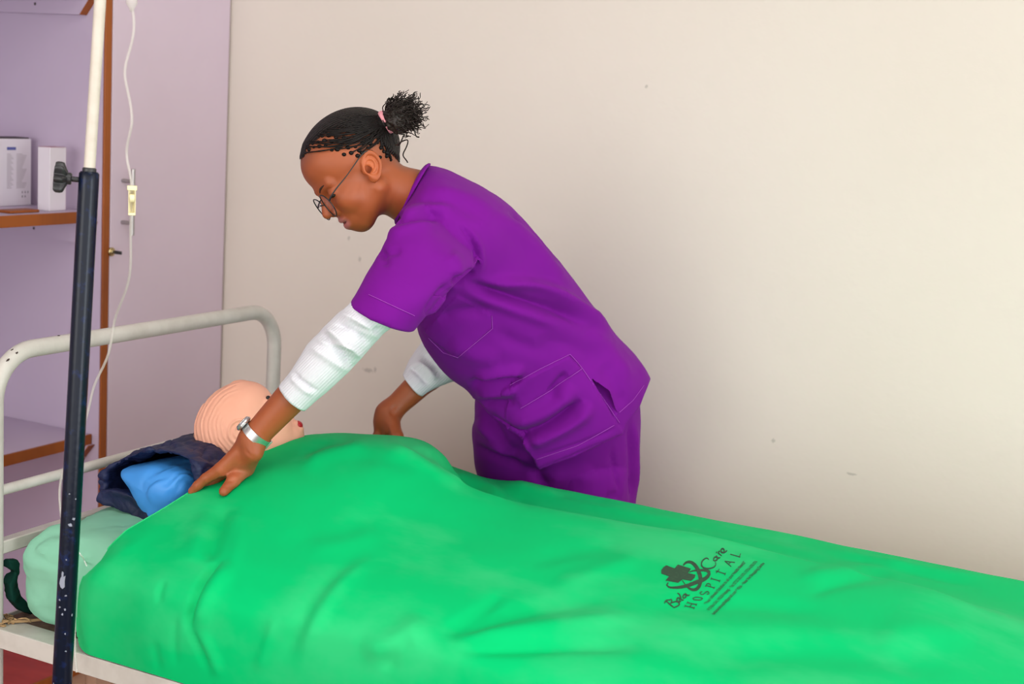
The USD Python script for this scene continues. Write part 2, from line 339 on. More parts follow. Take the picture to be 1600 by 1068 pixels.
obj('lock', cat(cyl(k - [.001, 0, 0], k + [.006, 0, 0], .0105, 24), cyl(k, k + [.010, 0, 0], .007, 20)), M['brass'], dr, label='round brass lock')
obj('key', cat(cyl(k + [.004, 0, 0], k + [.030, 0, 0], .0022, 10), box(k + [.012, -.002, -.004], k + [.034, .002, .004], .001)), M['black_metal'], dr, label='dark key standing in the lock')
obj('filler_strip', box((CUP_X - .03, WALL_Y - .0055, 0), (CUP_X - .004, WALL_Y - .0005, 2.6)), M['filler'], cb, label='thin greyish filler strip along the wall')

obj('plinth', box((-1.14, PART_Y - .0015, 0.0), (CUP_X - .004, WALL_Y - .006, .112), .002), M['tile_tan'], cb, label='tan plinth under the door')
obj('plinth', box((-1.14, -1.2, 0.0), (-.536, PART_Y - .002, .071), .002), M['tile_tan'], cb, label='tan plinth under the bottom shelf')
# boxes on the shelf
SZ = 1.2135
def carton(name, label, a, b, depth, h):
    a, b = np.array([*a, SZ]), np.array([*b, SZ]); d = (b - a) / np.linalg.norm(b - a); nrm = np.array([d[1], -d[0], 0]);
    if nrm @ (CAM - a) < 0: nrm = -nrm
    t = thing(name, label, 'box'); w = np.linalg.norm(b - a)
    A = np.stack([d, -nrm, [0, 0, 1]], 1)
    def place(m): m = m.copy(); m.apply_transform(np.block([[A, a[:, None]], [np.zeros((1, 3)), np.ones((1, 1))]]));
    def put(lo, hi, bv=0):
        m = box(lo, hi, bv); m.vertices = m.vertices @ A.T + a; return m
    return t, put, w
t, put, w = carton('carton', 'large white printed carton on the upper shelf, at the left picture edge', (-.70, .60), (-.705, .764), .06, .155)
h = .157
obj('carton_body', put((0, 0, 0), (w, .055, h), .0012), M['card_white'], t)
obj('top_flap', put((.002, .004, h), (w - .004, .05, h + .003), .0005), M['card_dark'], t, label='dark gap under the top flap')
obj('blue_heading', put((w - .078, -.0006, h - .026), (w - .050, 0.0001, h - .019)), M['card_blue'], t)
ln = []
for i in range(23):
    z = h - .036 - i * .0036
    for u0, u1, a_, m_ in ((.078, .012, 37, 7), (.048, .018, 53, 9)): ln.append(put((w - u0, -.0005, z), (w - u0 + u1 + (u1 - .002) * ((i * a_) % m_) / m_, .0001, z + .0012)))
obj('small_print', cat(*ln), M['card_print'], t, kind='stuff')
for (u, z) in ((.030, .030), (.021, .030), (.012, .030), (.030, .020), (.021, .020)):
    obj('symbol', cat(put((w - u, -.0006, z), (w - u + .0022, .0001, z + .004)), put((w - u - .0008, -.0006, z - .0008), (w - u + .003, .0001, z + .0003))), M['card_grey'], t)
t, put, w = carton('carton', 'small narrow white upright carton on the upper shelf, behind the black knob', (-.566, .685), (-.571, .741), .04, .145)
obj('carton_body', put((0, 0, 0), (w, .035, .146), .001), M['card_white'], t)
obj('side_panel', put((w, .001, .001), (w + .0008, .034, .145)), M['card_side'], t, label='pinkish side of the carton')
obj('top_edge', put((0, 0, .146), (w, .035, .1468)), M['card_side'], t)
tag(obj('wood_strip', box((-.60, .56, SZ), (-.56, .648, SZ + .006), .001), M['brown_edge']), 'flat brown wooden strip on the upper shelf in front of the large carton', 'strip')
wp = at_z(2, 693, .675)
tag(obj('packet', cat(box(wp + [-.03, -.08, 0], wp + [.0, .012, .012], .004)), M['card_white']), 'small white packet on the lower shelf at the left picture edge', 'packet')

# ------------------------------------------------------------------ the bed
bed = thing('hospital_bed', 'cream painted steel hospital bed with a curved tubular headboard', 'bed')
YN, YF, DZ = 0.0, 0.79, 0.557
def arch(zt, r=.085, n=10):
    P = [(0, YN - .005, .30), (0, YN - .005, .45)] + [(0, YN - .005, z) for z in np.linspace(.5, zt - r, 6)]
    P += [(0, YN - .005 + r - r * math.cos(a), zt - r + r * math.sin(a)) for a in np.linspace(0, math.pi / 2, n)[1:]]
    P += [(0, y, zt) for y in np.linspace(YN + r, YF + .005 - r, 12)[1:-1]]
    P += [(0, YF + .005 - r + r * math.sin(a), zt - r + r * math.cos(a)) for a in np.linspace(0, math.pi / 2, n)]
    P += [(0, YF + .005, z) for z in np.linspace(zt - r, .5, 7)[1:]] + [(0, YF + .005, .45), (0, YF + .005, .30)]
    return np.array(P)
hb = obj('headboard_tube', tube(arch(1.043), .0157, 24), M['bed_paint'], bed)
obj('cross_rail', cyl((0, YN, .798), (0, YF, .798), .0095, 20), M['bed_paint'], bed)
obj('cross_bar', box((-.011, YN, .684), (.011, YF, .708), .002), M['bed_paint'], bed)
def side_rail(y, s): return cat(box((-.015, y - .003 if s < 0 else y - .001, DZ - .034), (2.30, y + .001 if s < 0 else y + .003, DZ + .001), .001), box((-.015, y if s < 0 else y - .045, DZ - .003), (2.30, y + .045 if s < 0 else y, DZ + .001), .001))
obj('side_rail', side_rail(YN - .018, -1), M['bed_paint'], bed)
obj('side_rail', side_rail(YF + .018, 1), M['bed_paint'], bed)
obj('end_rail', box((-.018, YN - .018, DZ - .034), (-.014, YF + .018, DZ + .001)), M['bed_paint'], bed)
obj('end_rail', box((2.296, YN - .018, DZ - .034), (2.30, YF + .018, DZ + .001)), M['bed_paint'], bed)
obj('deck', box((-.012, YN - .010, DZ - .014), (2.29, YF + .010, DZ - .004), .001), M['deck'], bed, label='worn brownish bed base')
for x, y in ((-.004, YN - .004), (-.004, YF + .004), (2.28, YN - .004), (2.28, YF + .004)):
    obj('leg', cyl((x, y, 0.0), (x, y, DZ - .02), .0165, 20), M['bed_paint'], bed)
# chipped paint on the headboard tube
def chip(px, py, a, b, ang, r=.0157):
    c = at_x(px, py, 0.0); d = CAM - c; d /= np.linalg.norm(d); c = c + d * (r - .0012)
    e1 = RIGHT * math.cos(ang) + UP * math.sin(ang); e2 = np.cross(d, e1); k = np.arange(8) / 8 * 2 * np.pi; w = 0.75 + 0.5 * rng.random(8)
    ring = c + (np.cos(k) * a * w)[:, None] * e1 + (np.sin(k) * b * w)[:, None] * e2
    return loft([ring - d * .002, ring + d * .0016])
for q in [(376, 493, .005, .0018, .2), (385, 491.5, .005, .0026, .2), (395, 490, .0035, .0016, .2), (25, 552, .006, .0018, .6), (12.5, 562, .005, .0016, .7), (19, 546, .003, .001, .5), (107, 539, .0025, .0018, 0), (92, 524, .003, .0009, 0), (60, 544, .002, .0008, .4)]:
    obj('paint_chip', chip(*q), M['chip'], hb, label='dark chip in the cream paint')
# frayed string on the bed base
sp = []
for i in range(14):
    s0 = np.array([-.0 + .02 * rng.random(), YN - .012 + .03 * rng.random(), DZ + .004]); L = [s0]
    for _ in range(5): L.append(L[-1] + np.array([.010 * rng.normal(), .009 * rng.normal(), .004 * rng.normal()]))
    L = np.array(L); L[:, 2] = np.clip(L[:, 2], DZ + .003, DZ + .016); sp.append(tube(smooth_path(L, 14), .0016, 6))
L = np.array([[.012, YN + .0, DZ + .006], [.030, YN + .01, DZ + .006], [.05, YN + .03, DZ + .006], [.062, YN + .05, DZ + .005]]); sp.append(tube(smooth_path(L, 16), .0028, 8))
tag(obj('string', cat(*sp), M['string']), 'frayed tan string knotted on the bed base corner below the mattress', 'string')
# mattress in a mint sheet
def mattress_mesh():
    lo, hi = np.array([.022, -.003, DZ + .004]), np.array([2.25, .80, .738]); c, h = (lo + hi) / 2, (hi - lo) / 2
    def f(P):
        r = .075; q = np.abs(P - c) - (h - r); d = np.linalg.norm(np.maximum(q, 0), axis=1) + np.minimum(q.max(1), 0) - r
        w = meshkit.fbm(P * [9, 9, 14], 3, 3) - .5; w2 = meshkit.noise(P * [26, 20, 20] + 5 * w[:, None], 5) - .5
        fade = np.clip((.75 - P[:, 0]) / .4, 0, 1)
        return d - fade * (.026 * w + .008 * w2)
    return nets(f, lo - .03, np.array([.85, .83, .79]), .007)
mt = thing('mattress', 'mattress in a pale mint green sheet on the steel bed', 'mattress')
def mat2():
    a = mattress_mesh(); a.vertices = np.c_[a.vertices[:, :2], np.maximum(a.vertices[:, 2], DZ + .003)]; return cat(a, box((.78, .0, DZ + .003), (2.25, .79, .735), .03))
obj('mattress_cover', mat2(), M['mint'], mt, smooth=True)
sp_ = smooth_path([at_z(118, 855, .752), at_z(126, 866, .751), at_y(133, 877, .015), at_y(136, 884, .0)], 16)
obj('seam', tube(sp_ + [0, -.001, .001], .0013, 6), M['mint_seam'], mt)
def green_cloth():
    P = [at_x(9, 874, -.0), at_x(21, 874, .0), at_x(24, 900, .005), at_x(30, 925, .01), at_x(60, 962, .02), at_x(36, 952, .012), at_x(11, 934, .0), at_x(5, 909, -.005), at_x(16, 889, -.005), at_x(8, 883, .0)]
    P = np.array(P); s = Polygon(P[:, 1:]).buffer(.004).buffer(-.002)
    m = trimesh.creation.extrude_polygon(s, .016); m = tm(man(m).refine_to_length(.006)); m = trimesh.smoothing.filter_taubin(m, iterations=8)
    V = m.vertices; n = meshkit.fbm(np.c_[V[:, 0] * 40, V[:, 1] * 40, V[:, 2] * 10], 3, 9) - .5
    return trimesh.Trimesh(np.c_[V[:, 2] - .008 + n * .03 + .004, V[:, 0], V[:, 1]], m.faces[:, [0, 1, 2]], process=False)
tag(obj('bed_cover', green_cloth(), M['dark_green'], smooth=True), 'dark green cloth poking out behind the mint mattress end', 'cloth')
# ------------------------------------------------------------------ head shared by the manikin and the nurse (head frame in cm: forward, left, up; origin between the ears)
def head_sdf(Q, doll=False):
    f, l, u = Q.T; A = np.abs(l); S = np.stack([f, A, u], 1)
    d = s_ell(Q, (-.3, 0, 4.0), (9.3, 7.3, 7.6))
    d = smin(d, s_ell(Q, (3.4, 0, 4.6), (5.7, 6.1, 5.0)), 1.2)
    d = smin(d, s_ell(Q, (3.3, 0, -2.3), (5.0, 5.7, 6.2)), 1.5)
    d = smin(d, s_cone(S, (.2, 5.0, -3.6), (4.4, 1.6, -7.4), 1.9, 1.7), 1.4)
    d = smin(d, s_sphere(Q, (4.9, 0, -7.5), 1.95), 1.2)
    d = smin(d, s_ell(S, (5.2, 3.6, -2.2), (2.6, 2.1, 2.4)), 1.2)
    d = smin(d, s_cone(S, (8.2, .6, 1.2), (6.9, 4.0, 1.5), 1.0, .9), 1.0)
    d = smax(d, -s_ell(S, (9.0, 3.3, -.4), (1.7, 1.7, 1.2)), .9)
    d = smin(d, s_ell(S, (6.75, 3.25, -.4), (1.35, 1.5, 1.25)), .35)
    nose = s_cone(Q, (8.0, 0, .6), (9.55, 0, -2.95), .65, .95)
    nose = smin(nose, s_ell(S, (8.1, 1.15, -3.5), (1.0, .75, .75)), .5)
    d = smin(d, nose, .7)
    d = smax(d, -s_sphere(S, (8.7, .75, -4.35), .33), .25)
    d = smin(d, s_ell(Q, (5.9, 0, -5.9), (2.2, 2.9, 2.4)), .9)
    d = smin(d, s_ell(Q, (7.55, 0, -5.3), (.9, 2.2, .7)), .35)
    d = smin(d, s_ell(Q, (7.2, 0, -6.75), (.95, 2.0, .85)), .35)
    d = smax(d, -s_ell(Q, (8.25, 0, -6.02), (.8, 2.3, .16)), .2)
    if doll:
        d = smax(d, -s_ell(Q, (8.0, 0, -6.02), (1.6, 1.7, .75)), .3)
        r = np.hypot(f + .8, u - 2.0)
        d = d - np.where(A > 4.5, .40 * np.exp(-((r - 2.5) / .30) ** 2) + .34 * np.exp(-((r - 1.4) / .26) ** 2), 0)
        R = np.sqrt((f - 1.0) ** 2 + (u - 1.5) ** 2 + .3 * (A - 6) ** 2)
        m = np.clip(np.maximum(-(f + .9) * .8 + (u - 2) * .12, (u - 7.8) * .7 - (f - 5.5).clip(0) * .9), 0, 1)
        m = m * np.clip((r - 2.6) / 1.2, 0, 1)
        wig = meshkit.fbm(Q * .22, 3, 4)
        d = d - m * (.10 + .095 * np.sin(R * 7.6 + 9.0 * wig) + .05 * np.sin(R * 12 + 14 * wig))
        tuft = np.exp(-((f - 6.3) / 1.8) ** 2 - ((u - 9.0) / 1.4) ** 2 - (l / 3.6) ** 2); d = d - tuft * (.35 + .22 * np.sin(l * 2.6 + f * 2))
    else:
        # ears: shell with rim, bowl and lobe
        c = np.array([-.6, 7.2, .1]); a = math.radians(-14)
        E = S - c; e1 = E[:, 0] * math.cos(a) - E[:, 2] * math.sin(a); e3 = E[:, 0] * math.sin(a) + E[:, 2] * math.cos(a); e2 = E[:, 1] - .35 * (-e1) * .8
        e1 = e1 * 1.0; w = np.where(e3 < 0, 1.75 + .16 * e3, 1.75)
        rad = np.hypot(e1 / (w / 1.75), e3 * 1.75 / 2.75)
        disc = np.maximum(rad - 1.75, np.abs(e2) - .15)
        rim = np.sqrt((rad - 1.5) ** 2 + (e2 - .28) ** 2) - .30
        lobe = s_ell(np.stack([e1, e2, e3], 1), (.35, -.05, -2.25), (.85, .4, .8))
        anti = np.sqrt((np.hypot(e1 - .25, (e3 - .1) * .75) - .92) ** 2 + (e2 - .2) ** 2) - .21
        trag = s_ell(np.stack([e1, e2, e3], 1), (1.45, .05, -.5), (.5, .4, .7))
        ear = smin(smin(smin(smin(disc, rim, .13), lobe, .4), anti, .12), trag, .3)
        ear = smax(ear, -s_ell(np.stack([e1, e2, e3], 1), (.75, .35, -.45), (.62, .6, .8)), .25)
        d = smin(d, ear, .35)
    return d
class Head:
    def __init__(s, px, py, y, ang, side, yaw, scale):
        """ang: image angle of 'forward'; side: -1 when the face points to image left."""
        s.O = at_y(px, py, y); s.k = scale * .01
        n = CAM - s.O; n /= np.linalg.norm(n); r = RIGHT - n * (RIGHT @ n); r /= np.linalg.norm(r); u = np.cross(n, r)
        F0 = r * math.cos(ang) + u * math.sin(ang); U = np.cross(n, F0) * (1 if side > 0 else -1)
        s.F = F0 * math.cos(yaw) + n * math.sin(yaw); s.L = n * math.cos(yaw) - F0 * math.sin(yaw); s.U = U; s.A = np.stack([s.F, s.L, s.U])
    def to(s, P): return (P - s.O) @ s.A.T / s.k
    def w(s, *q): return s.O + (np.atleast_2d(q) @ s.A * s.k).squeeze()

# ------------------------------------------------------------------ training manikin
MH = Head(393, 680, .385, math.radians(50), 1, 0.0, .92)
mk = thing('manikin', 'peach plastic training manikin lying under the green sheet, head on the navy pillow', 'manikin')
def manikin_mesh():
    def f(P):
        nk = MH.w(-2.5, 0, -6); ch = np.array([.48, .40, .825]); d = s_cone(P, MH.w(0, 0, 2), nk, .05, .05)
        d = smin(d, s_cone(P, nk, ch, .048, .045), .02)
        d = smin(d, s_ell(P, (.56, .41, .805), (.17, .155, .048)), .03)
        d = smin(d, s_ell(P, (.74, .43, .785), (.20, .11, .034)), .04)
        for s in (-1, 1): d = smin(d, s_cone(P, (.86, .43 + s * .055, .776), (1.36, .44 + s * .05, .774), .024, .022), .03)
        return d
    lo, hi = (.08, .17, .74), (1.36, .62, 1.02)
    hd = nets(lambda P: smin(head_sdf(MH.to(P), True) * .0092, s_cone(P, MH.w(0, 0, 2), MH.w(-2.5, 0, -6), .05, .05), .01), MH.O - .155, MH.O + .155, .0021)
    b, h = man(nets(f, lo, hi, .0045)), man(hd)
    return tm(b + h) if b.status() == m3.Error.NoError and h.status() == m3.Error.NoError else cat(tm(b), hd)
mm = manikin_mesh()
obj('manikin_body', mm, M['manikin_skin'], mk, smooth=True)
for s in (1, -1):
    e = trimesh.creation.icosphere(3, 1.0); e.apply_scale([.006, .0085, .0042]); e.vertices = e.vertices @ np.stack([MH.F, MH.L, MH.U]) + MH.w(7.85, s * 3.4, 2.5)
    obj('eye', e, M['eye_dark'], mk, smooth=True, label='small dark eye of the manikin')
e = trimesh.creation.icosphere(3, 1.0); e.apply_scale([.0085, .0165, .0095]); e.vertices = e.vertices @ MH.A + MH.w(7.75, 0, -5.9)
obj('mouth', e, M['manikin_red'], mk, smooth=True, label='open red mouth of the manikin')

# ------------------------------------------------------------------ pillow: navy quilted case with a pale blue lining showing at its mouth
pw = thing('pillow', 'navy quilted pillow with bright blue lining at its open end, under the manikin head', 'pillow')
PY = .20
outer = [(153, 741), (160, 732), (182, 718), (210, 706), (240, 700), (270, 704), (298, 714), (312, 730), (316, 752), (298, 784), (270, 806), (241, 812), (216, 812), (209, 800), (188, 794), (168, 785), (153, 777), (150.5, 760)]
O = np.array([at_y(*q, PY) for q in outer])[:, [0, 2]]
def closed(P, n):
    P = np.vstack([P, P[:1]]); s = np.r_[0, np.cumsum(np.linalg.norm(np.diff(P, axis=0), axis=1))]
    return CubicSpline(s, P, bc_type='periodic')(np.linspace(0, s[-1], n, endpoint=False))
O = closed(O, 96); oc = O.mean(0)
far = np.array([at_y(*q, .60) for q in [(150, 700), (262, 684)]])
def sec(y, scale, dx=0, dz=0, sx=1.0, sz=1.0):
    q = oc + (O - oc) * scale * [1 + dx * 4.0, sz] + [dx, dz]; return np.c_[q[:, 0], np.full(len(q), y), np.maximum(q[:, 1], .731)]
def pillow_shell():
    ys = [PY, PY + .002, PY + .012, PY + .05, .30, .38, .46, .52, .57, .595, .60]
    sc = [.965, .985, 1.0, 1.0, 1.0, 1.0, 1.0, .98, .92, .75, .3]
    dz = [0, 0, 0, .000, -.002, -.006, -.006, -.004, 0, 0, 0]; dx = [0, 0, 0, -.004, -.012, -.030, -.050, -.062, -.066, -.066, -.066]
    out = [sec(y, s, a, b) for y, s, a, b in zip(ys, sc, dx, dz)]
    yi = [.52, .45, .37, .30, PY + .05, PY + .008, PY + .001]; si = [.3, .66, .74, .76, .79, .83, .87]; xi = [-.055, -.052, -.036, -.015, -.003, .002, .002]
    inn = [sec(y, s, x, .002) for y, s, x in zip(yi, si, xi)]
    m = loft(inn[:] + out[:]) if False else loft(inn + out)
    m = tm(man(m).refine_to_length(.005)) if man(m).status() == m3.Error.NoError else m
    V, N = m.vertices.copy(), m.vertex_normals; w = meshkit.fbm(V * [24, 16, 24], 4, 2) - .5; w2 = np.abs(meshkit.noise(np.c_[V[:, 0] * 60 + V[:, 1] * 30, V[:, 1] * 25 - V[:, 0] * 12, V[:, 2] * 50], 12) - .5)
    q = np.abs(np.sin(V[:, 1] * 60 + 3 * w)) ** .5
    V = V + N * (w * .026 - np.clip(.16 - w2, 0, 1) * .022)[:, None]; V[:, 2] = np.maximum(V[:, 2], .7365)
    return trimesh.Trimesh(V, m.faces, process=False)
obj('case', pillow_shell(), M['navy'], pw, smooth=True)
def lining():
    ot = [(187, 734), (203, 729), (237, 726), (258, 731), (276, 738), (286, 752), (288, 775), (276, 802), (248, 817), (230, 806), (212, 780), (203, 763)]
    P = closed(np.array([at_y(*q, PY - .004) for q in ot])[:, [0, 2]], 80); c = P.mean(0); rings = []
    for y, s in ((.42, .7), (.30, .95), (PY + .02, 1.0), (PY - .004, .95), (PY - .018, .80), (PY - .026, .5), (PY - .029, .15)):
        q = c + (P - c) * s; rings.append(np.c_[q[:, 0], np.full(len(q), y), np.maximum(q[:, 1], .738)])
    m = tm(man(loft(rings)).refine_to_length(.006)); m = trimesh.smoothing.filter_taubin(m, iterations=10)
    V = m.vertices; N = m.vertex_normals; w = meshkit.fbm(V * 20, 3, 8) - .5; n = meshkit.noise(np.c_[V[:, 0] * 70 - V[:, 2] * 45 + 5 * w, V[:, 1] * 6, V[:, 2] * 12 + V[:, 0] * 12], 8) - .5
    r = np.clip((V[:, 0] - c[0]) / .04 + .55, .15, 1)
    V = V + N * ((n * .009 + w * .012) * r)[:, None]; V[:, 2] = np.maximum(V[:, 2], .7375)
    return trimesh.Trimesh(V, m.faces, process=False)
def flap():
    P = np.array([at_y(*q, PY - .012) for q in [(160, 768), (180, 764), (203, 770), (228, 790), (246, 812), (218, 815), (207, 800), (186, 794), (156, 781)]])
    s = Polygon(P[:, [0, 2]]).buffer(.003); m = trimesh.creation.extrude_polygon(s, .02); m = trimesh.smoothing.filter_taubin(tm(man(m).refine_to_length(.005)), iterations=10); V = m.vertices
    V = np.c_[V[:, 0], PY - .018 + V[:, 2], np.maximum(V[:, 1], .7345)]; n = meshkit.fbm(V * 32, 3, 19) - .5
    return trimesh.Trimesh(V + np.c_[0 * n, n * .02, n * .006], m.faces[:, ::-1], process=False)
obj('flap', flap(), M['navy'], pw, smooth=True, label='folded-over navy corner of the pillow case')
obj('lining', lining(), M['sky_blue'], pw, smooth=True, label='bright blue satiny lining')

# ------------------------------------------------------------------ green sheet over the manikin
KX = np.array([.18, .30, .40, .50, .55, .595, .645, .70, .82, .95, 1.15, 1.35, 1.50, 1.60, 1.75, 2.05, 2.45])
#        A hem          B edge         B2            C              D               E crest         F               F2              G              H
def col(*v): return np.array(v, float)
KEY = np.array([
 [(-.022, .560), (-.032, .690), (.020, .742), (.110, .782), (.310, .848), (.430, .872), (.600, .840), (.700, .790), (.800, .757), (.825, .560)],
 [(-.022, .560), (-.032, .690), (.020, .742), (.110, .782), (.310, .852), (.430, .874), (.600, .845), (.700, .800), (.800, .760), (.825, .560)],
 [(-.022, .560), (-.034, .695), (.020, .748), (.120, .793), (.310, .862), (.440, .884), (.600, .852), (.700, .805), (.800, .760), (.825, .560)],
 [(-.022, .560), (-.036, .700), (.022, .756), (.125, .800), (.315, .868), (.450, .8905), (.612, .856), (.705, .785), (.800, .754), (.825, .560)],
 [(-.022, .560), (-.036, .702), (.022, .758), (.127, .801), (.317, .866), (.450, .889), (.608, .838), (.690, .768), (.800, .752), (.825, .560)],
 [(-.022, .560), (-.036, .705), (.022, .760), (.130, .802), (.320, .858), (.450, .874), (.590, .790), (.680, .760), (.800, .755), (.825, .560)],
 [(-.022, .560), (-.036, .708), (.022, .762), (.132, .798), (.325, .843), (.445, .853), (.575, .776), (.690, .764), (.797, .761), (.825, .560)],
 [(-.022, .560), (-.036, .710), (.022, .762), (.135, .794), (.330, .829), (.440, .836), (.560, .774), (.680, .763), (.795, .760), (.825, .560)],
 [(-.022, .560), (-.036, .712), (.022, .762), (.140, .790), (.340, .814), (.450, .821), (.560, .784), (.670, .764), (.795, .760), (.825, .560)],
 [(-.022, .560), (-.036, .715), (.022, .762), (.140, .788), (.350, .814), (.460, .820), (.570, .780), (.670, .763), (.795, .759), (.825, .560)],
 [(-.022, .560), (-.036, .715), (.022, .760), (.140, .784), (.360, .816), (.480, .818), (.570, .782), (.670, .762), (.795, .759), (.825, .560)],
 [(-.022, .560), (-.036, .712), (.022, .758), (.140, .780), (.370, .809), (.480, .811), (.570, .778), (.670, .762), (.795, .758), (.825, .560)],
 [(-.022, .560), (-.036, .712), (.022, .758), (.140, .778), (.370, .808), (.480, .808), (.570, .774), (.670, .761), (.795, .758), (.825, .560)],
 [(-.022, .560), (-.036, .712), (.022, .757), (.140, .772), (.370, .788), (.480, .788), (.570, .767), (.670, .760), (.795, .757), (.825, .560)],
 [(-.022, .560), (-.036, .712), (.022, .757), (.140, .764), (.370, .768), (.480, .768), (.570, .762), (.670, .760), (.795, .757), (.825, .560)],
 [(-.022, .560), (-.036, .712), (.022, .757), (.140, .762), (.370, .762), (.480, .762), (.570, .760), (.670, .760), (.795, .757), (.825, .560)],
 [(-.022, .560), (-.036, .712), (.022, .757), (.140, .762), (.370, .762), (.480, .762), (.570, .760), (.670, .760), (.795, .757), (.825, .560)]])
HEM_T = np.array([0, .6, 1.0, 2.0, 2.6, 3.2, 4.0, 5.0, 6.5, 8.0, 9.0])
HEM_X = np.array([.178, .190, .200, .216, .238, .262, .300, .332, .325, .300, .280])
NU, NV = 430, 260
tt = np.concatenate([np.linspace(0, 3, 70, endpoint=False), np.linspace(3, 7, 130, endpoint=False), np.linspace(7, 9, 60)])
hemx = PchipInterpolator(HEM_T, HEM_X)(tt)
uu = np.concatenate([np.linspace(0, .05, 40, endpoint=False), np.linspace(.05, .62, 300, endpoint=False), np.linspace(.62, 1, 90)])
X = hemx[None] + (2.42 - hemx[None]) * uu[:, None]
CP = PchipInterpolator(KX, KEY.reshape(len(KX), -1))(X.ravel()[:]).reshape(*X.shape, 10, 2) if False else None
prof = PchipInterpolator(KX, KEY.reshape(len(KX), -1), axis=0)
xs = np.linspace(.18, 2.45, 300); CPx = prof(xs).reshape(300, 10, 2)
YZ = np.stack([[PchipInterpolator(np.arange(10), CPx[i, :, k])(tt) if False else CubicSpline(np.arange(10), CPx[i, :, k])(tt) * .35 + PchipInterpolator(np.arange(10), CPx[i, :, k])(tt) * .65 for k in (0, 1)] for i in range(300)])  # 300 x 2 x NV
ix = (X - .18) / (2.45 - .18) * 299
jj = np.broadcast_to(np.arange(NV)[None], X.shape)
Yg = map_coordinates(YZ[:, 0], [ix, jj], order=1, mode='nearest'); Zg = map_coordinates(YZ[:, 1], [ix, jj], order=1, mode='nearest')
G = np.stack([X, Yg, Zg], -1)
# hem turned in towards the mattress and body
uc = np.clip(1 - uu / .030, 0, 1)[:, None] ** 2
def grid_normals(G):
    n = np.cross(np.gradient(G, axis=0), np.gradient(G, axis=1)); n /= np.linalg.norm(n, axis=-1, keepdims=True) + 1e-12
    return n if n[200, 130, 2] > 0 else -n
Nn = grid_normals(G)
lowpart = np.clip((2.6 - tt) / .8, 0, 1)[None]
G = G - Nn * (uc * (.006 + .030 * lowpart))[..., None]
def grid_faces(nu, nv):
    i, j = np.meshgrid(np.arange(nu - 1), np.arange(nv - 1), indexing='ij'); a = i * nv + j
    return np.concatenate([np.stack([a, a + nv, a + nv + 1], -1).reshape(-1, 3), np.stack([a, a + nv + 1, a + 1], -1).reshape(-1, 3)])
SF = grid_faces(NU, NV)
sheet = trimesh.Trimesh(G.reshape(-1, 3), SF, process=False)
if sheet.face_normals[len(SF) // 4][2] < 0: SF = SF[:, ::-1]; sheet = trimesh.Trimesh(G.reshape(-1, 3), SF, process=False)
w = meshkit.fbm(np.asarray(sheet.vertices) * [5, 7, 5], 3, 21) - .5
sheet = trimesh.Trimesh(sheet.vertices + sheet.vertex_normals * (w * .007)[:, None], SF, process=False)
FOLDS = [
 ([(352, 785), (340, 825), (331, 858), (326, 880)], -.010, 14), ([(368, 790), (372, 840), (362, 880)], .004, 14), ([(320, 800), (305, 850), (300, 880)], .004, 16),
 ([(350, 872), (318, 905), (301, 945), (296, 975), (302, 990)], -.010, 7), ([(366, 880), (335, 915), (318, 950), (312, 985)], .009, 14),
 ([(297, 982), (310, 1010), (325, 1045)], -.006, 6), ([(312, 985), (328, 1015), (345, 1060)], .005, 9), ([(258, 905), (250, 925), (249, 945)], -.004, 6), ([(275, 960), (272, 1000), (276, 1040)], -.003, 7), ([(240, 1000), (245, 1030), (250, 1050)], -.003, 7),
 ([(575, 690), (540, 702), (505, 712), (470, 728)], .008, 13), ([(470, 715), (520, 690), (555, 690)], -.007, 9), ([(600, 690), (640, 708), (680, 735), (730, 760)], .007, 10), ([(620, 690), (655, 703), (682, 728)], -.005, 8),
 ([(545, 722), (600, 715), (650, 740)], -.004, 16), ([(740, 742), (775, 752), (800, 770), (840, 785)], -.005, 9), ([(700, 742), (745, 752), (790, 778)], .006, 9), ([(800, 752), (830, 762), (870, 770)], .005, 8),
 ([(860, 770), (900, 775), (960, 795)], -.004, 8), ([(900, 778), (980, 800), (1080, 815)], .004, 8),
 ([(690, 1000), (760, 970), (840, 950), (960, 935)], -.009, 15), ([(695, 1010), (800, 1012), (900, 1008), (1010, 1010)], -.009, 13), ([(690, 990), (740, 960), (790, 925)], -.007, 12), ([(700, 1005), (820, 985), (1000, 965)], .010, 16),
 ([(650, 1000), (620, 1020), (600, 1050)], -.006, 15), ([(560, 880), (500, 920), (470, 970), (440, 1040)], -.005, 14), ([(590, 870), (540, 905), (500, 960), (470, 1030)], .006, 14), ([(430, 960), (420, 1000), (400, 1050)], .004, 10), ([(480, 860), (540, 850), (600, 830)], .005, 18),
 ([(660, 960), (640, 990), (560, 1010)], .010, 24), ([(1000, 950), (1150, 945), (1300, 960)], -.005, 16), ([(1000, 985), (1200, 985), (1380, 1000)], .005, 22), ([(1100, 1030), (1300, 1020), (1500, 1050)], -.006, 25),
 ([(1010, 815), (1100, 838), (1240, 860), (1330, 890)], .004, 9), ([(1240, 905), (1330, 890), (1430, 885)], .006, 12), ([(1260, 930), (1340, 905), (1400, 900)], -.005, 10), ([(1280, 855), (1400, 880), (1560, 905)], .004, 7), ([(1300, 868), (1420, 893), (1540, 918)], -.004, 7),
 ([(820, 880), (900, 860), (980, 850)], -.005, 16), ([(860, 920), (940, 890), (1010, 870)], .005, 16), ([(1360, 1000), (1440, 985), (1530, 1000)], .006, 25),
 ([(420, 700), (460, 720), (520, 760)], -.003, 18), ([(380, 760), (430, 800), (470, 850)], .003, 22)]
sheet = emboss(sheet, [(p, a * .95, w_ * .85) for p, a, w_ in FOLDS])
G = np.asarray(sheet.vertices).reshape(NU, NV, 3)
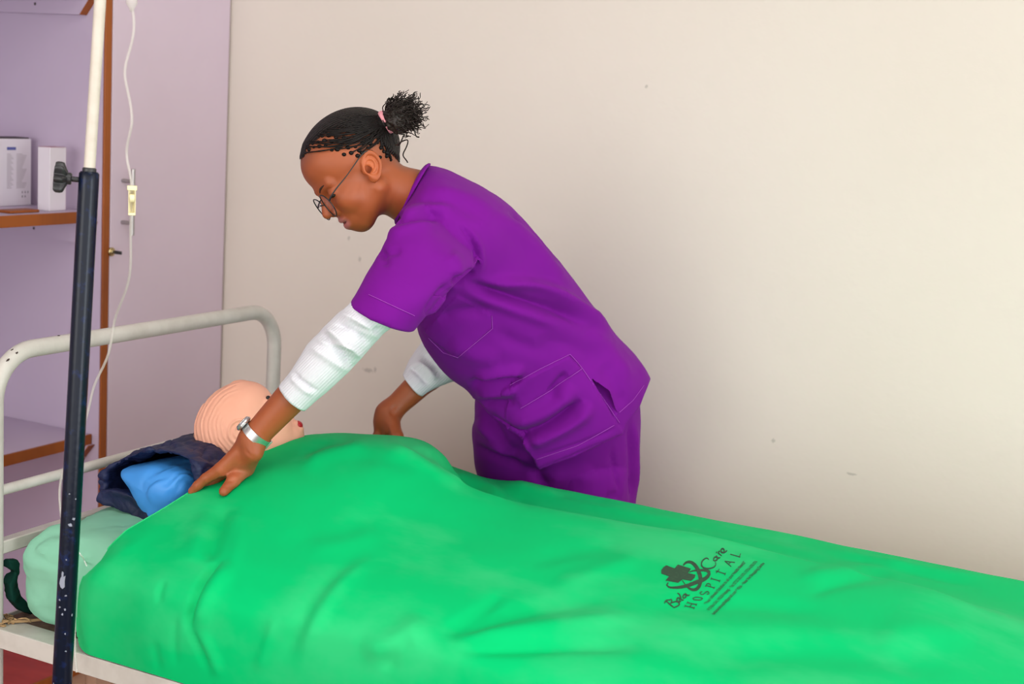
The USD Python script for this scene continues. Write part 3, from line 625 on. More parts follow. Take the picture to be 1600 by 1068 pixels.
sh = thing('green_sheet', 'bright green hospital sheet with a dark printed logo, spread over manikin and bed', 'sheet')
inner = np.asarray(sheet.vertices) - sheet.vertex_normals * .0016
bd = np.concatenate([np.arange(NV), np.arange(1, NU) * NV + NV - 1, (NU - 1) * NV + np.arange(NV - 2, -1, -1), np.arange(NU - 2, 0, -1) * NV]); b2 = np.roll(bd, -1); nn = NU * NV
closedF = np.vstack([SF, SF[:, ::-1] + nn, np.stack([bd, b2, b2 + nn], 1), np.stack([bd, b2 + nn, bd + nn], 1)])
obj('sheet_cloth', trimesh.Trimesh(np.vstack([sheet.vertices, inner]), closedF, process=False), M['sheet_green'], sh, smooth=60)
obj('hem', tube(G[0, ::3] , .0015, 6), M['sheet_hem'], sh, label='thin stitched hem of the sheet')
# lookup of the sheet's real surface under a traced point
_V, _N = np.asarray(sheet.vertices), np.asarray(sheet.vertex_normals); _q = proj(_V)
_front = ((CAM - _V) * _N).sum(1) > 0
def sheet_lookup(x0, y0, x1, y1):
    s = _front & (_q[:, 0] > x0 - 25) & (_q[:, 0] < x1 + 25) & (_q[:, 1] > y0 - 25) & (_q[:, 1] < y1 + 25)
    return LinearNDInterpolator(_q[s], np.hstack([_V[s], _N[s]]))
SL = sheet_lookup(300, 690, 420, 830)

# --- the printed logo, as a thin layer of ink on the cloth
LP = sheet_lookup(1020, 845, 1210, 975)
def z7(x, y): return (1000 + x * 220 / 1566, 830 + y * 220 / 1566)
def z9(x, y): return (1030 + x * 80 / 949, 840 + y * 80 / 949)
def printed(polys, lift=.0009):
    ms = []
    for g in (getattr(polys, 'geoms', None) or [polys]):
        if g.is_empty or g.area < .05: continue
        g = g.segmentize(3.0)
        v, f = trimesh.creation.triangulate_polygon(g, engine='earcut')
        w = LP(v[:, 0], v[:, 1]); ok = ~np.isnan(w).any(1)
        if not ok.all(): continue
        n = w[:, 3:] / np.linalg.norm(w[:, 3:], axis=1, keepdims=True)
        top, bot = w[:, :3] + n * lift, w[:, :3] - n * .0002; k = len(v)
        e = np.sort(np.vstack([f[:, [0, 1]], f[:, [1, 2]], f[:, [2, 0]]]), axis=1); un, c = np.unique(e, axis=0, return_counts=True); b = un[c == 1]
        F = np.vstack([f, f[:, ::-1] + k, np.c_[b[:, 0], b[:, 1], b[:, 1] + k], np.c_[b[:, 0], b[:, 1] + k, b[:, 0] + k]])
        m = trimesh.Trimesh(np.vstack([top, bot]), F, process=False); ms.append(m)
    return cat(*ms)
def pen(pts, w, z=z7, curve=True, w2=None):
    P = np.array([z(*p) for p in pts]); P = smooth_path(P, 30) if curve and len(P) > 2 else P
    if w2 is None: return LineString(P).buffer(w / 2)
    t = np.linspace(0, 1, len(P) - 1); return unary_union([LineString(P[i:i + 2]).buffer((w + (w2 - w) * math.sin(math.pi * t[i])) / 2) for i in range(len(P) - 1)])
cross = Polygon([z9(*p) for p in [(40, 600), (85, 545), (135, 515), (285, 572), (345, 500), (585, 575), (530, 655), (672, 690), (655, 740), (590, 798), (430, 770), (350, 832), (120, 792), (185, 715), (40, 662)]])
rA = pen([(455, 500), (490, 465), (555, 448), (620, 470), (690, 545), (740, 650), (765, 760), (750, 870), (700, 945), (630, 965), (560, 940), (515, 905)], 2.2, z9, w2=6.0)
rB = pen([(165, 835), (140, 870), (170, 910), (240, 925), (400, 915), (560, 875), (700, 820), (830, 770), (910, 700), (925, 640), (880, 608), (790, 602), (690, 606), (565, 635)], 1.2, z9, w2=5.5)
rC = pen([(430, 790), (478, 862)], .9, z9, False)
tilt = [cross, rA, rB, rC]
let = [
 [(272, 798), (285, 775), (325, 765)], [(285, 770), (330, 810), (375, 846)], [(325, 765), (352, 765), (350, 785), (338, 800)], [(338, 800), (375, 786), (425, 788), (438, 805), (415, 832), (378, 847)],
 [(410, 775), (440, 752), (425, 738), (410, 755), (425, 782), (455, 775)], [(418, 690), (448, 725), (470, 765), (485, 762)],
 [(478, 735), (480, 715), (500, 700), (512, 715), (500, 738), (482, 742), (476, 730)], [(508, 690), (528, 712), (550, 708)],
 [(762, 312), (745, 298), (710, 312), (685, 350), (690, 390), (730, 412), (790, 410), (835, 385), (840, 345)],
 [(820, 312), (828, 290), (850, 285), (860, 300), (842, 325), (822, 325), (818, 310)], [(850, 272), (872, 297), (890, 292)],
 [(868, 238), (905, 270)], [(880, 250), (872, 232), (885, 222)], [(900, 232), (935, 208), (922, 192), (902, 205), (912, 235), (945, 232), (965, 215)]]
tilt += [pen(p, 1.1, w2=1.9) for p in let]
tilt.append(pen([(850, 232), (852, 238)], 1.3))
hosp = [[(500, 828), (602, 852)], [(528, 792), (628, 815)], [(552, 840), (580, 805)],
 [(590, 745), (610, 735), (660, 735), (695, 748), (680, 760), (630, 762), (592, 755), (588, 745)],
 [(690, 672), (668, 690), (690, 702), (720, 688), (752, 670), (768, 684), (745, 698)],
 [(732, 602), (825, 628)], [(735, 608), (750, 582), (780, 588), (778, 615)],
 [(792, 525), (886, 552)], [(845, 440), (948, 474)], [(848, 462), (880, 424)],
 [(945, 332), (1052, 346)], [(945, 332), (1012, 390)], [(985, 365), (1010, 342)],
 [(1005, 255), (1112, 285)], [(1104, 288), (1118, 250)]]
tilt += [pen(p, .95, curve=len(p) > 3) for p in hosp]
for a in ((496, 838, 505, 820), (598, 860, 606, 843), (524, 800, 532, 783), (624, 823, 632, 806), (788, 535, 796, 515), (882, 562, 890, 542), (944, 484, 952, 464), (728, 610, 736, 594), (821, 636, 829, 620)): tilt.append(pen([a[:2], a[2:]], .9, curve=False))
ink = unary_union(tilt)
obj('printed_logo', printed(ink), M['print_ink'], sh, smooth=False, label='dark printed cross logo and hospital name')
def small_line(text, p0, p1, hgt):
    m = meshkit.text_mesh(text, 1.0, .01, bold=True); v = m.vertices; keep = v[:, 2] < .005
    wd = v[:, 0].max() - v[:, 0].min(); p0, p1 = np.array(z7(*p0)), np.array(z7(*p1)); up = np.array([-.95, -.30]) * hgt
    f = m.faces[keep[m.faces].all(1)][:, ::-1]; x = (v[:, 0] - v[:, 0].min()) / wd
    q = p0 + x[:, None] * (p1 - p0) + v[:, 1:2] * up; w = LP(q[:, 0], q[:, 1]); n = w[:, 3:] / np.linalg.norm(w[:, 3:], axis=1, keepdims=True)
    mm_ = trimesh.Trimesh(w[:, :3] + n * .0010, f, process=False); mm_.remove_unreferenced_vertices(); return mm_
obj('printed_address', cat(small_line('"Your Ultimate Solution to all your Health Needs"', (742, 815), (1180, 345), 5.0), small_line('P.O Box 340, 90200 Katangi - Tel: 0713 303 670 / 0734 478 074', (775, 880), (1310, 340), 5.0), small_line('betacarehospital@gmail.com * Kitui - Near the Shopping Centre', (825, 930), (1390, 360), 5.0)), M['print_ink'], sh, smooth=False, label='three tiny printed lines beside the hospital name')
# ------------------------------------------------------------------ the nurse
NH = Head(564, 270, .475, math.radians(180 + 32.5), -1, math.radians(14), 1.0)
who = thing('person', 'woman in purple scrubs with glasses and a ponytail, bending over the bed', 'person')
def edge_loft(st, n, k=56, ex=2.0):
    """Cross sections between traced left and right edges; each row: lx, ly, rx, ry, y of the centre, half depth."""
    st = np.array(st, float); s = np.r_[0, np.cumsum(np.linalg.norm(np.diff((st[:, :2] + st[:, 2:4]) / 2, axis=0), axis=1) + 1)]
    q = PchipInterpolator(s, st)(np.linspace(0, s[-1], n)); a = np.arange(k) / k * 2 * np.pi; rings = []
    for lx, ly, rx, ry, y, hd in q:
        c = at_y((lx + rx) / 2, (ly + ry) / 2, y); dp = (c - CAM) @ FWD
        e1 = ((rx - lx) / 2 * RIGHT - (ry - ly) / 2 * UP) * dp / FPX; e2 = -VIEW * hd
        ca, sa = np.cos(a), np.sin(a); ca, sa = np.sign(ca) * np.abs(ca) ** (2 / ex), np.sign(sa) * np.abs(sa) ** (2 / ex)
        rings.append(c + ca[:, None] * e1 + sa[:, None] * e2)
    return loft(rings)
def Y(px, py, y): return at_y(px, py, y)
def ON(px, py, lift):                                  # a point resting on the sheet, lifted by its own thickness
    w_ = SL([[px, py]])[0]
    if np.isnan(w_).any(): return at_y(px, py, .2)
    n = w_[3:] / np.linalg.norm(w_[3:]); return w_[:3] + n * lift
# joints
S1, E1, W1 = Y(690, 388, .475), Y(546, 522, .310), Y(396, 684, .232)
S2, E2, W2 = Y(690, 400, .80), Y(706, 552, .83), Y(606, 646, .73)
chest, hips, neckb = Y(735, 395, .63), Y(868, 640, .90), Y(652, 312, .565)
TH = [Y(396, 706, .222), ON(387, 741, .013), ON(367, 759, .011), ON(352, 774, .009)]
FING = [([Y(345, 733, .205), Y(322, 747, .197), Y(309, 758, .192), Y(300, 767, .190)], [.0125, .0098, .0088, .0075]),
        ([Y(352, 734, .232), Y(332, 751, .222), Y(321, 761, .216), Y(314, 770, .213)], [.0125, .0100, .0090, .0076]),
        ([Y(360, 732, .256), Y(343, 750, .262), Y(335, 760, .264), Y(330, 769, .266)], [.0120, .0095, .0085, .0072]),
        ([Y(369, 728, .278), Y(355, 743, .286), Y(349, 753, .288), Y(346, 761, .290)], [.0110, .0085, .0075, .0065])]
W2b = Y(603, 660, .727)
FING2 = [([Y(590, 684, .705), Y(588, 700, .702), Y(590, 712, .705), Y(593, 720, .712)], [.012, .0095, .0085, .0072]),
         ([Y(597, 686, .722), Y(595, 703, .722), Y(597, 716, .726), Y(600, 724, .732)], [.012, .0098, .0088, .0075]),
         ([Y(605, 687, .738), Y(604, 704, .742), Y(606, 716, .746), Y(609, 724, .75)], [.0115, .0095, .0085, .0072]),
         ([Y(613, 686, .752), Y(613, 700, .758), Y(615, 710, .762), Y(618, 717, .765)], [.0105, .0085, .0075, .0065])]
TH2 = [Y(612, 664, .712), Y(619, 682, .698), Y(624, 695, .694), Y(627, 706, .696)]
def chain(P, d, J, R, k):
    for i in range(len(J) - 1): c = s_cone(P, J[i], J[i + 1], R[i], R[i + 1]); d = c if d is None else smin(d, c, k)
    return d
def hand(P, W, arm, fing, th, rw):
    d = None
    for J, R in fing:
        c = s_cone(P, W + (J[0] - W) * .12, J[0], rw * .62, R[0] * 1.02); d = c if d is None else smin(d, c, .010)
    d = smin(d, s_cone(P, W, (fing[1][0][0] + fing[2][0][0]) / 2, rw * .85, .012), .012)
    for J, R in fing: d = smin(d, chain(P, None, J, R, .003), .0035)
    t = chain(P, None, th, [.0165, .0135, .0118, .0088], .004); d = smin(d, t, .008)
    d = smin(d, s_cone(P, W + (th[0] - W) * .3, th[1], .017, .0125), .010)
    d = smin(d, s_cone(P, th[0], fing[0][0][0] * .55 + th[1] * .45, .014, .007), .010)
    return d
def body_sdf(P):
    d = s_cone(P, S1, E1, .034, .036)
    d = smin(d, s_cone(P, E1, E1 + (W1 - E1) * .35, .034, .033), .02); d = smin(d, s_cone(P, E1 + (W1 - E1) * .30, W1, .033, .0235), .015)
    a = s_cone(P, S2, E2, .034, .030); a = smin(a, s_cone(P, E2, E2 + (W2 - E2) * .35, .030, .031), .01); a = smin(a, s_cone(P, E2 + (W2 - E2) * .3, W2, .031, .0225), .01)
    a = smin(a, s_cone(P, W2, W2b, .0225, .022), .02)
    h1 = hand(P, W1, E1, FING, TH, .0235); h2 = hand(P, W2b, E2, FING2, TH2, .0225)
    d = smin(d, h1, .014); a = smin(a, h2, .016)
    d = smin(d, s_cone(P, S1, chest, .034, .045), .01); a = smin(a, s_cone(P, S2, chest, .034, .045), .03)
    d = smin(d, a, .02); d = smin(d, s_cone(P, chest, hips, .085, .095), .04)
    d = smin(d, s_cone(P, neckb, chest, .048, .055), .02)
    return smin(d, s_cone(P, NH.w(-2.6, 0, -4.6), neckb, .047, .053), .02)
def head_part(P):
    d = head_sdf(NH.to(P)) * .01
    return smin(d, s_cone(P, NH.w(-2.6, 0, -4.6), neckb, .047, .053), .022)
allj = np.array([S1, E1, W1, S2, E2, W2, chest, hips, neckb] + TH + TH2 + [p for J, _ in FING + FING2 for p in J])
bm = nets(body_sdf, allj.min(0) - .11, allj.max(0) + .11, .0032)
hc = np.array([NH.O, neckb]); hm = nets(head_part, np.minimum(NH.O - .15, neckb - .07), np.maximum(NH.O + .15, neckb + .07), .0018)
bm_, hm_ = man(bm), man(hm)
if bm_.status() == m3.Error.NoError and hm_.status() == m3.Error.NoError: body = tm(bm_ + hm_)
else: print('BODY UNION FAILED', bm_.status(), hm_.status()); body = cat(bm, hm)
# skin creases of the near hand and wrist
body = emboss(body, [([(341, 741), (346, 748), (350, 744)], -.0014, 2.2), ([(354, 753), (368, 750), (379, 752)], -.0014, 2.0), ([(351, 760), (360, 762), (368, 768)], -.0013, 1.8), ([(383, 700), (393, 712), (400, 713)], -.001, 2.5),
    ([(318, 752), (324, 758)], -.001, 2), ([(618, 650), (612, 642), (622, 632)], -.003, 3), ([(608, 662), (612, 674), (616, 684)], .003, 3), ([(604, 676), (608, 684), (614, 690)], -.002, 3)])
def head_hits(Q):
    Q = np.atleast_2d(np.asarray(Q, float)); d = np.array([ray(*q) for q in Q]); d /= np.linalg.norm(d, axis=1, keepdims=True); t = np.full(len(Q), 1.9); s = t
    for _ in range(70): s = head_sdf(NH.to(CAM + d * t[:, None])) * .01; t = t + np.clip(s * .8, -.02, .05)
    return CAM + d * t[:, None], (np.abs(s) < .001) & (t < 3.6)
def head_hit(px, py):
    P, ok = head_hits([(px, py)]); return P[0] if ok[0] else None
def head_grad(h):
    e = .02; g = np.stack([head_sdf(h + e * np.eye(3)[k]) - head_sdf(h - e * np.eye(3)[k]) for k in range(3)], 1); return g / (np.linalg.norm(g, axis=1, keepdims=True) + 1e-9)
def z3(x, y): return (470 + x * 170 / 1513, 150 + y * 170 / 1513)
# hair boundary in the head frame (forward, up)
HB = [(48, 850), (75, 760), (120, 690), (200, 640), (270, 580), (345, 530), (420, 485), (520, 455), (620, 485), (700, 520), (790, 550), (870, 555), (950, 540), (1040, 590), (1100, 660), (1160, 720), (1220, 790), (1290, 850), (1350, 890)]
hb_fu = []
for q in HB:
    p = head_hit(*z3(*q))
    if p is not None: f_, l_, u_ = NH.to(p[None])[0]; hb_fu.append((f_, u_))
hb_fu = np.array(hb_fu)
hair_poly = Polygon(list(map(tuple, hb_fu)) + [(hb_fu[-1][0] - 1.0, hb_fu[-1][1] - 1.5), (-14, hb_fu[-1][1] - 1.5), (-14, 16), (14, 16), (14, hb_fu[0][1] - .3)]).buffer(0)
if hair_poly.geom_type != 'Polygon': hair_poly = max(hair_poly.geoms, key=lambda g: g.area)
hline = hair_poly.boundary
HV = NH.to(np.asarray(hm.vertices)); inside = shapely.contains_xy(hair_poly, HV[:, 0], HV[:, 2]) & (HV[:, 2] > -5.5)
dist = shapely.distance(shapely.points(HV[:, 0], HV[:, 2]), hline)
keep = inside[hm.faces].all(1)
cap_ = trimesh.Trimesh(np.asarray(hm.vertices) + np.asarray(hm.vertex_normals) * np.clip(.0008 + .006 * dist / 1.0, 0, .0045)[:, None], hm.faces[keep], process=False); cap_.remove_unreferenced_vertices()
# skin tones
BV = np.asarray(body.vertices); HB_ = NH.to(BV); f_, l_, u_ = HB_.T; al = np.abs(l_)
base = np.array(srgb(160, 82, 44)); tone = np.tile(base, (len(BV), 1))
def mixin(mask, col):
    global tone
    tone = tone * (1 - mask[:, None]) + np.array(col) * mask[:, None]
on_head = (np.linalg.norm(BV - NH.O, axis=1) < .15)
mixin(on_head * np.clip(1.2 - np.abs(np.linalg.norm((HB_ - [7.8, 0, -6.0]) / [1.6, 2.3, 1.35], axis=1)) , 0, .35) * 2.4, srgb(170, 104, 98))
mixin(on_head * np.exp(-((al - 7.2) / 1.2) ** 2 - ((f_ + .4) / 1.6) ** 2 - ((u_ - .2) / 2.4) ** 2) * .6, srgb(212, 112, 62))
ndist = shapely.distance(shapely.points(f_, u_), hline)
ncl = meshkit.noise(HB_ * 2.6, 3)
mixin(on_head * np.clip(1 - ndist / 2.2, 0, 1) * .55 * (ncl > .0), srgb(118, 78, 62))
hnd = np.linalg.norm(BV - (TH[1] + TH[2]) / 2, axis=1); mixin(np.clip(1 - hnd / .045, 0, 1) * .7, srgb(196, 118, 86))
bp = obj('body', body, M['skin'], who, smooth=True, label='brown skin of face, neck, forearms and hands')
UsdGeom.PrimvarsAPI(UsdGeom.Mesh(bp)).CreatePrimvar('tone', Sdf.ValueTypeNames.Color3fArray, 'vertex').Set(Vt.Vec3fArray.FromNumpy(tone.astype(np.float32)))
# --- hair
tie_c0 = at_y(603, 190, .475); _ta = RIGHT * .86 + UP * .50; _ta /= np.linalg.norm(_ta); _e1 = np.cross(_ta, [0, 0, 1.0]); _e1 /= np.linalg.norm(_e1)
hairp = obj('hair', cap_, strand_material(tie_c0, _e1, np.cross(_ta, _e1)), who, smooth=True, label='black hair combed back from the forehead')
tie_c = Y(601, 192, .475); ax_px = np.array([.86, -.50]); tie_ax = (RIGHT * .86 + UP * .50); tie_ax /= np.linalg.norm(tie_ax)
def braid(px, bow=0.0, mirror=False, r=.0013, n=26, lift=.0022):
    a, b = np.array(z3(*px)), np.array([598 + rng.uniform(-8, 8), 191 + rng.uniform(-10, 10)]); t = np.linspace(0, 1, n); P = []
    nrm = np.array([-(b - a)[1], (b - a)[0]]); L = np.linalg.norm(nrm); nrm = nrm / max(L, 1)
    Q = a + (b - a) * t[:, None] + nrm * (bow * L * np.sin(np.pi * t))[:, None]; W, ok = head_hits(Q); h = NH.to(W[ok])
    if len(h) < 5: return None
    h = h + head_grad(h) * (lift * 100 + .35 * np.minimum(1, t[ok] * 1.2))[:, None]; P = list(h * ([1, -1, 1] if mirror else [1, 1, 1]))
    if len(P) < 5: return None
    P = np.array([NH.w(*h) for h in P]); P = np.vstack([P, tie_c + tie_ax * .0 + (P[-1] - tie_c) * .35]); P = smooth_path(P, 34)
    rr = r * (1 + .18 * np.sin(np.linspace(0, 40, 34))); rr[0] *= .6; return tube(P, rr, 6)
rowA = [(70, 790), (120, 745), (185, 710), (260, 700), (345, 685), (430, 750), (505, 740), (600, 812), (700, 790), (790, 830), (850, 790), (1190, 835), (1245, 885), (1310, 935), (1385, 890), (1100, 850), (1150, 770)]
rowB = [(100, 710), (170, 660), (240, 640), (330, 620), (430, 630), (490, 575), (570, 645), (655, 715), (740, 640), (760, 705), (870, 670), (960, 655), (1060, 645), (1110, 720), (1190, 790), (1240, 850), (1340, 880), (810, 760), (930, 720), (540, 690)]
rowC = [(130, 640), (200, 560), (270, 500), (340, 560), (400, 520), (300, 440), (380, 400), (450, 470), (540, 480), (620, 520), (700, 560), (800, 590), (880, 600), (470, 360), (560, 400), (640, 450), (720, 480), (400, 320), (520, 290), (620, 330), (700, 380), (340, 330), (460, 250), (580, 220), (820, 520), (960, 560), (1060, 560), (1160, 640), (1240, 720), (1300, 800)]
bl = []
for row, bw in ((rowA[::2], .10), (rowB, .10), (rowC, .08)):
    for q in row:
        b_ = braid(q, bow=bw if q[0] < 1000 else -.06)
        if b_ is not None: bl.append(b_)
knots = []
for q in rowA + rowB + [(300, 560), (390, 550), (600, 575), (690, 610), (500, 500), (850, 640), (930, 610)]:
    for m_ in (1, -1):
        p = head_hit(*z3(*q))
        if p is None: continue
        h = NH.to(p[None])[0] * [1, m_, 1]; s = trimesh.creation.icosphere(1, .0036 * rng.uniform(.75, 1.2)); s.apply_scale([1.3, 1, 1]); s.vertices += NH.w(*h); knots.append(s)
for _ in range(90):
    q = (rng.uniform(90, 1000), rng.uniform(190, 560))
    if Polygon([(95, 640), (330, 330), (560, 185), (900, 210), (1000, 560), (560, 440), (300, 540)]).contains(shapely.Point(*q)):
        b_ = braid(q, bow=.07, r=.0010, lift=.0030)
        if b_ is not None: bl.append(b_)
for q in (rowA + rowB)[::2] + rowC[::3]:
    b_ = braid(q, bow=.09, mirror=True)
    if b_ is not None: bl.append(b_)
obj('braids', cat(*bl, *knots), M['hair'], hairp, smooth=True, label='thin black braids drawn back from knots on the scalp to the hair tie')
e1 = np.cross(tie_ax, [0, 0, 1.0]); e1 /= np.linalg.norm(e1); e2 = np.cross(tie_ax, e1)
a_ = np.linspace(0, 2 * np.pi, 40)
# gathered hair between skull and tie
gb = [Y(560, 224, .475), Y(579, 207, .475), Y(593, 197, .475), Y(600, 193, .475), Y(608, 188, .475)]
obj('gathered_hair', tube(smooth_path(gb, 14), np.interp(np.linspace(0, 1, 14), [0, .4, .65, .82, 1], [.055, .040, .024, .0175, .020]), 24), M['hair'], hairp, smooth=True)
ring = tie_c + tie_ax * .004 + .0185 * (np.cos(a_)[:, None] * e1 + np.sin(a_)[:, None] * e2)
obj('hair_tie', tube(ring, .0042, 10, squash=1.6), M['pink'], who, smooth=True, label='pink band around the ponytail')
pc = Y(626, 182, .475)
def curls(nc):
    ms = []
    for i in range(nc):
        v = rng.normal(size=3); v /= np.linalg.norm(v)
        if v @ tie_ax < -.35: continue
        tgt = pc + v * .040 * rng.uniform(.55, 1.12) * (1 + .25 * max(0, v @ tie_ax)) * [1, .85, 1] + tie_ax * .004
        p0 = tie_c + tie_ax * .012 + rng.normal(size=3) * .007; t = np.linspace(0, 1, 30)[:, None]; mid = (p0 + tgt) / 2 + v * .012
        P = p0 * (1 - t) ** 2 + 2 * mid * t * (1 - t) + tgt * t ** 2
        w_ = np.cross(v, rng.normal(size=3)); w_ /= np.linalg.norm(w_); w2 = np.cross(v, w_); ph = rng.uniform(0, 6.28); fr = rng.uniform(14, 26); am = rng.uniform(.0016, .0036)
        P = P + am * t * (np.sin(fr * t + ph) * w_ + np.cos(fr * t * 1.07 + ph) * w2)
        ms.append(tube(P, np.linspace(.0013, .0007, 30), 4, cap=False))
    return ms
core = trimesh.creation.icosphere(4, 1.0); cv = core.vertices; cv = cv * (1 + .5 * (meshkit.fbm(cv * 4, 3, 6) - .5)[:, None]); core = trimesh.Trimesh(cv * [.026, .023, .026] + pc - tie_ax * .006, core.faces, process=False)
loose = [smooth_path([Y(x, y, yy) for x, y, yy in L], 24) for L in ([(618, 226, .455), (628, 221, .45), (637, 219, .45), (634, 232, .45), (630, 243, .45), (634, 249, .45), (637, 254, .45)], [(620, 218, .46), (624, 226, .455), (628, 218, .455), (631, 212, .46)], [(632, 200, .47), (648, 205, .47), (650, 212, .47), (655, 214, .47)], [(640, 175, .47), (652, 168, .47), (659, 162, .47), (663, 167, .47)])]
obj('ponytail', cat(core, *curls(760), *[tube(p, .0013, 5) for p in loose]), M['curl'], hairp, smooth=True, label='short fuzzy dark curls standing out of the hair tie')
material('brow', srgb(58, 32, 22), 0.7)
# --- face
for s in (1, -1):
    e = trimesh.creation.icosphere(3, 1.0); e.apply_scale([.0062, .0135, .0038]); e.vertices = e.vertices @ NH.A + NH.w(7.55, s * 3.35, -.75)
    obj('eye', e, M['eye_dark'], who, smooth=True, label='dark eye looking down')
    P = [NH.w(*q) for q in ((8.95, s * 1.7, .9), (8.65, s * 2.7, 1.5), (7.85, s * 3.9, 1.65), (6.9, s * 4.9, 1.15))]
    obj('eyebrow', tube(smooth_path(P, 16), np.interp(np.linspace(0, 1, 16), [0, .3, 1], [.0008, .0020, .0008]), 8, squash=.5), M['brow'], who, smooth=True)
gl = thing_gl = UsdGeom.Xform.Define(stage, str(who.GetPath()) + '/glasses').GetPrim(); tag(gl, label='thin round black-rimmed glasses low on the nose')
def rim(s):
    c = np.array([9.35, s * 3.35, -1.75]); a = np.linspace(0, 2 * np.pi, 49); k = .30
    return np.array([NH.w(c[0] - .06 * abs(math.cos(t)) * 2 - math.sin(t) * k * -.6 - .12 * max(0, s * math.cos(t) * s), c[1] + math.cos(t) * 2.45, c[2] + math.sin(t) * 2.3) for t in a])
for s in (1, -1):
    R_ = rim(s); obj('rim', tube(R_, .0011, 8), M['frame_black'], gl, smooth=True)
    c = R_[:-1].mean(0); n_ = NH.F * .0004
    obj('lens', loft([c + (R_[:-1] - c) * .3 + n_ * 3, c + (R_[:-1] - c) * .7 + n_ * 2, R_[:-1] + n_ * .3, R_[:-1] - n_, c + (R_[:-1] - c) * .5 - n_], True), M['lens_glass'], gl, smooth=True)
    P = [NH.w(*q) for q in ((9.1, s * 5.75, -1.1), (8.7, s * 6.15, -.75), (5.0, s * 7.0, .7), (1.2, s * 7.55, 2.2), (-.6, s * 7.75, 2.75), (-2.2, s * 7.3, 2.2))]
    obj('temple', tube(smooth_path(P, 24), np.interp(np.linspace(0, 1, 24), [0, .08, .5, 1], [.0019, .0014, .0009, .0013]), 8), M['frame_black'], gl, smooth=True)
obj('bridge', tube(smooth_path([NH.w(9.35, 1.0, -1.3), NH.w(9.85, 0, -1.0), NH.w(9.35, -1.0, -1.3)], 12), .0010, 8), M['frame_black'], gl, smooth=True)

# --- clothes
def prism(poly, d0, d1):
    poly = np.array(poly, float); v, f = trimesh.creation.triangulate_polygon(Polygon(poly), engine='earcut'); k = len(v)
    P = [np.array([CAM + ray(*q) * d for q in v]) for d in (d0, d1)]
    e = np.sort(np.vstack([f[:, [0, 1]], f[:, [1, 2]], f[:, [2, 0]]]), axis=1);
    de = np.vstack([f[:, [0, 1]], f[:, [1, 2]], f[:, [2, 0]]]); un, ii, c = np.unique(e, axis=0, return_index=True, return_counts=True); b = de[ii[c == 1]]
    m = trimesh.Trimesh(np.vstack(P), np.vstack([f, f[:, ::-1] + k, np.c_[b[:, 1], b[:, 0], b[:, 0] + k], np.c_[b[:, 1], b[:, 0] + k, b[:, 1] + k]]), process=False)
    if m.volume < 0: m.invert()
    return man(m)
torso = edge_loft([(627, 336, 667, 258, .575, .062), (624, 346, 684, 261, .578, .105), (634, 385, 730, 281, .60, .165), (645, 440, 786, 313, .63, .184), (652, 510, 849, 376, .69, .165), (697, 581, 917, 465, .77, .150),
                   (738, 617, 959, 518, .84, .155), (748, 655, 1010, 578, .89, .170), (765, 705, 1018, 600, .92, .180), (775, 745, 1004, 655, .935, .180), (785, 790, 990, 700, .94, .18)], 40, ex=2.25)
sl1 = edge_loft([(690, 315, 745, 385, .57, .050), (660, 318, 748, 400, .51, .066), (634, 333, 742, 414, .452, .066), (596, 388, 716, 440, .392, .063), (567, 438, 679, 480, .345, .064), (545, 476, 644, 519, .325, .062)], 24)
sl2 = edge_loft([(672, 330, 728, 415, .72, .055), (652, 380, 742, 420, .79, .065), (655, 450, 752, 470, .81, .062), (660, 500, 752, 508, .82, .060)], 20)
tun = man(torso) + man(sl1) + man(sl2)
t0 = trimesh.smoothing.filter_taubin(tm(tun.refine_to_length(.010)), iterations=36)
t0 = man(t0)
cav1 = edge_loft([(588, 420, 690, 462, .36, .050), (571, 446, 672, 484, .345, .055), (549, 478, 640, 517, .326, .057), (530, 500, 622, 540, .315, .057)], 12)
HEMC = [(735, 619), (748, 628), (770, 656), (812, 681), (836, 718), (843, 733), (900, 712), (972, 677.5), (978, 661), (998, 638.5), (1017, 588), (1120, 580), (1120, 900), (700, 900), (700, 640)]
t1 = t0 - man(cav1) - prism(HEMC, 1.6, 4.2)
sd = (at_y(945, 620, .80) - CAM) @ FWD
t1 = t1 - prism([(926, 592), (952, 611), (962, 640), (978, 664), (973, 678)], 1.8, sd + .014)
tunic = tm(t1.refine_to_length(.0055))
def T6(x, y): return (540 + x * .5242, 240 + y * .5242)
def T5(x, y): return (730 + x * .2247, 560 + y * .2247)
def tr(fn, pts): return [fn(*p) for p in pts]
def plateau(mesh, poly, h, soft=3.0, near=True):
    V, N = np.asarray(mesh.vertices), np.asarray(mesh.vertex_normals); Q = proj(V); pg = Polygon(poly); pt = shapely.points(Q[:, 0], Q[:, 1])
    s = np.where(shapely.contains(pg, pt), 1, -1) * shapely.distance(pt, pg.boundary); v = CAM - V; v /= np.linalg.norm(v, axis=1, keepdims=True)
    d = h * np.clip(s / soft, 0, 1) * (((N * v).sum(1)) > 0.05)
    return trimesh.Trimesh(V + N * d[:, None], mesh.faces, process=False)
tunic = plateau(tunic, tr(T6, [(435, 478), (437, 520), (335, 608), (262, 560), (232, 528), (330, 420)]), .0022, 2)
tunic = plateau(tunic, tr(T6, [(668, 598), (706, 640), (828, 832), (570, 940), (480, 860), (470, 700)]), .0030, 2)
tunic = plateau(tunic, tr(T6, [(668, 598), (706, 640), (522, 760), (488, 690)]), .0020, 2)
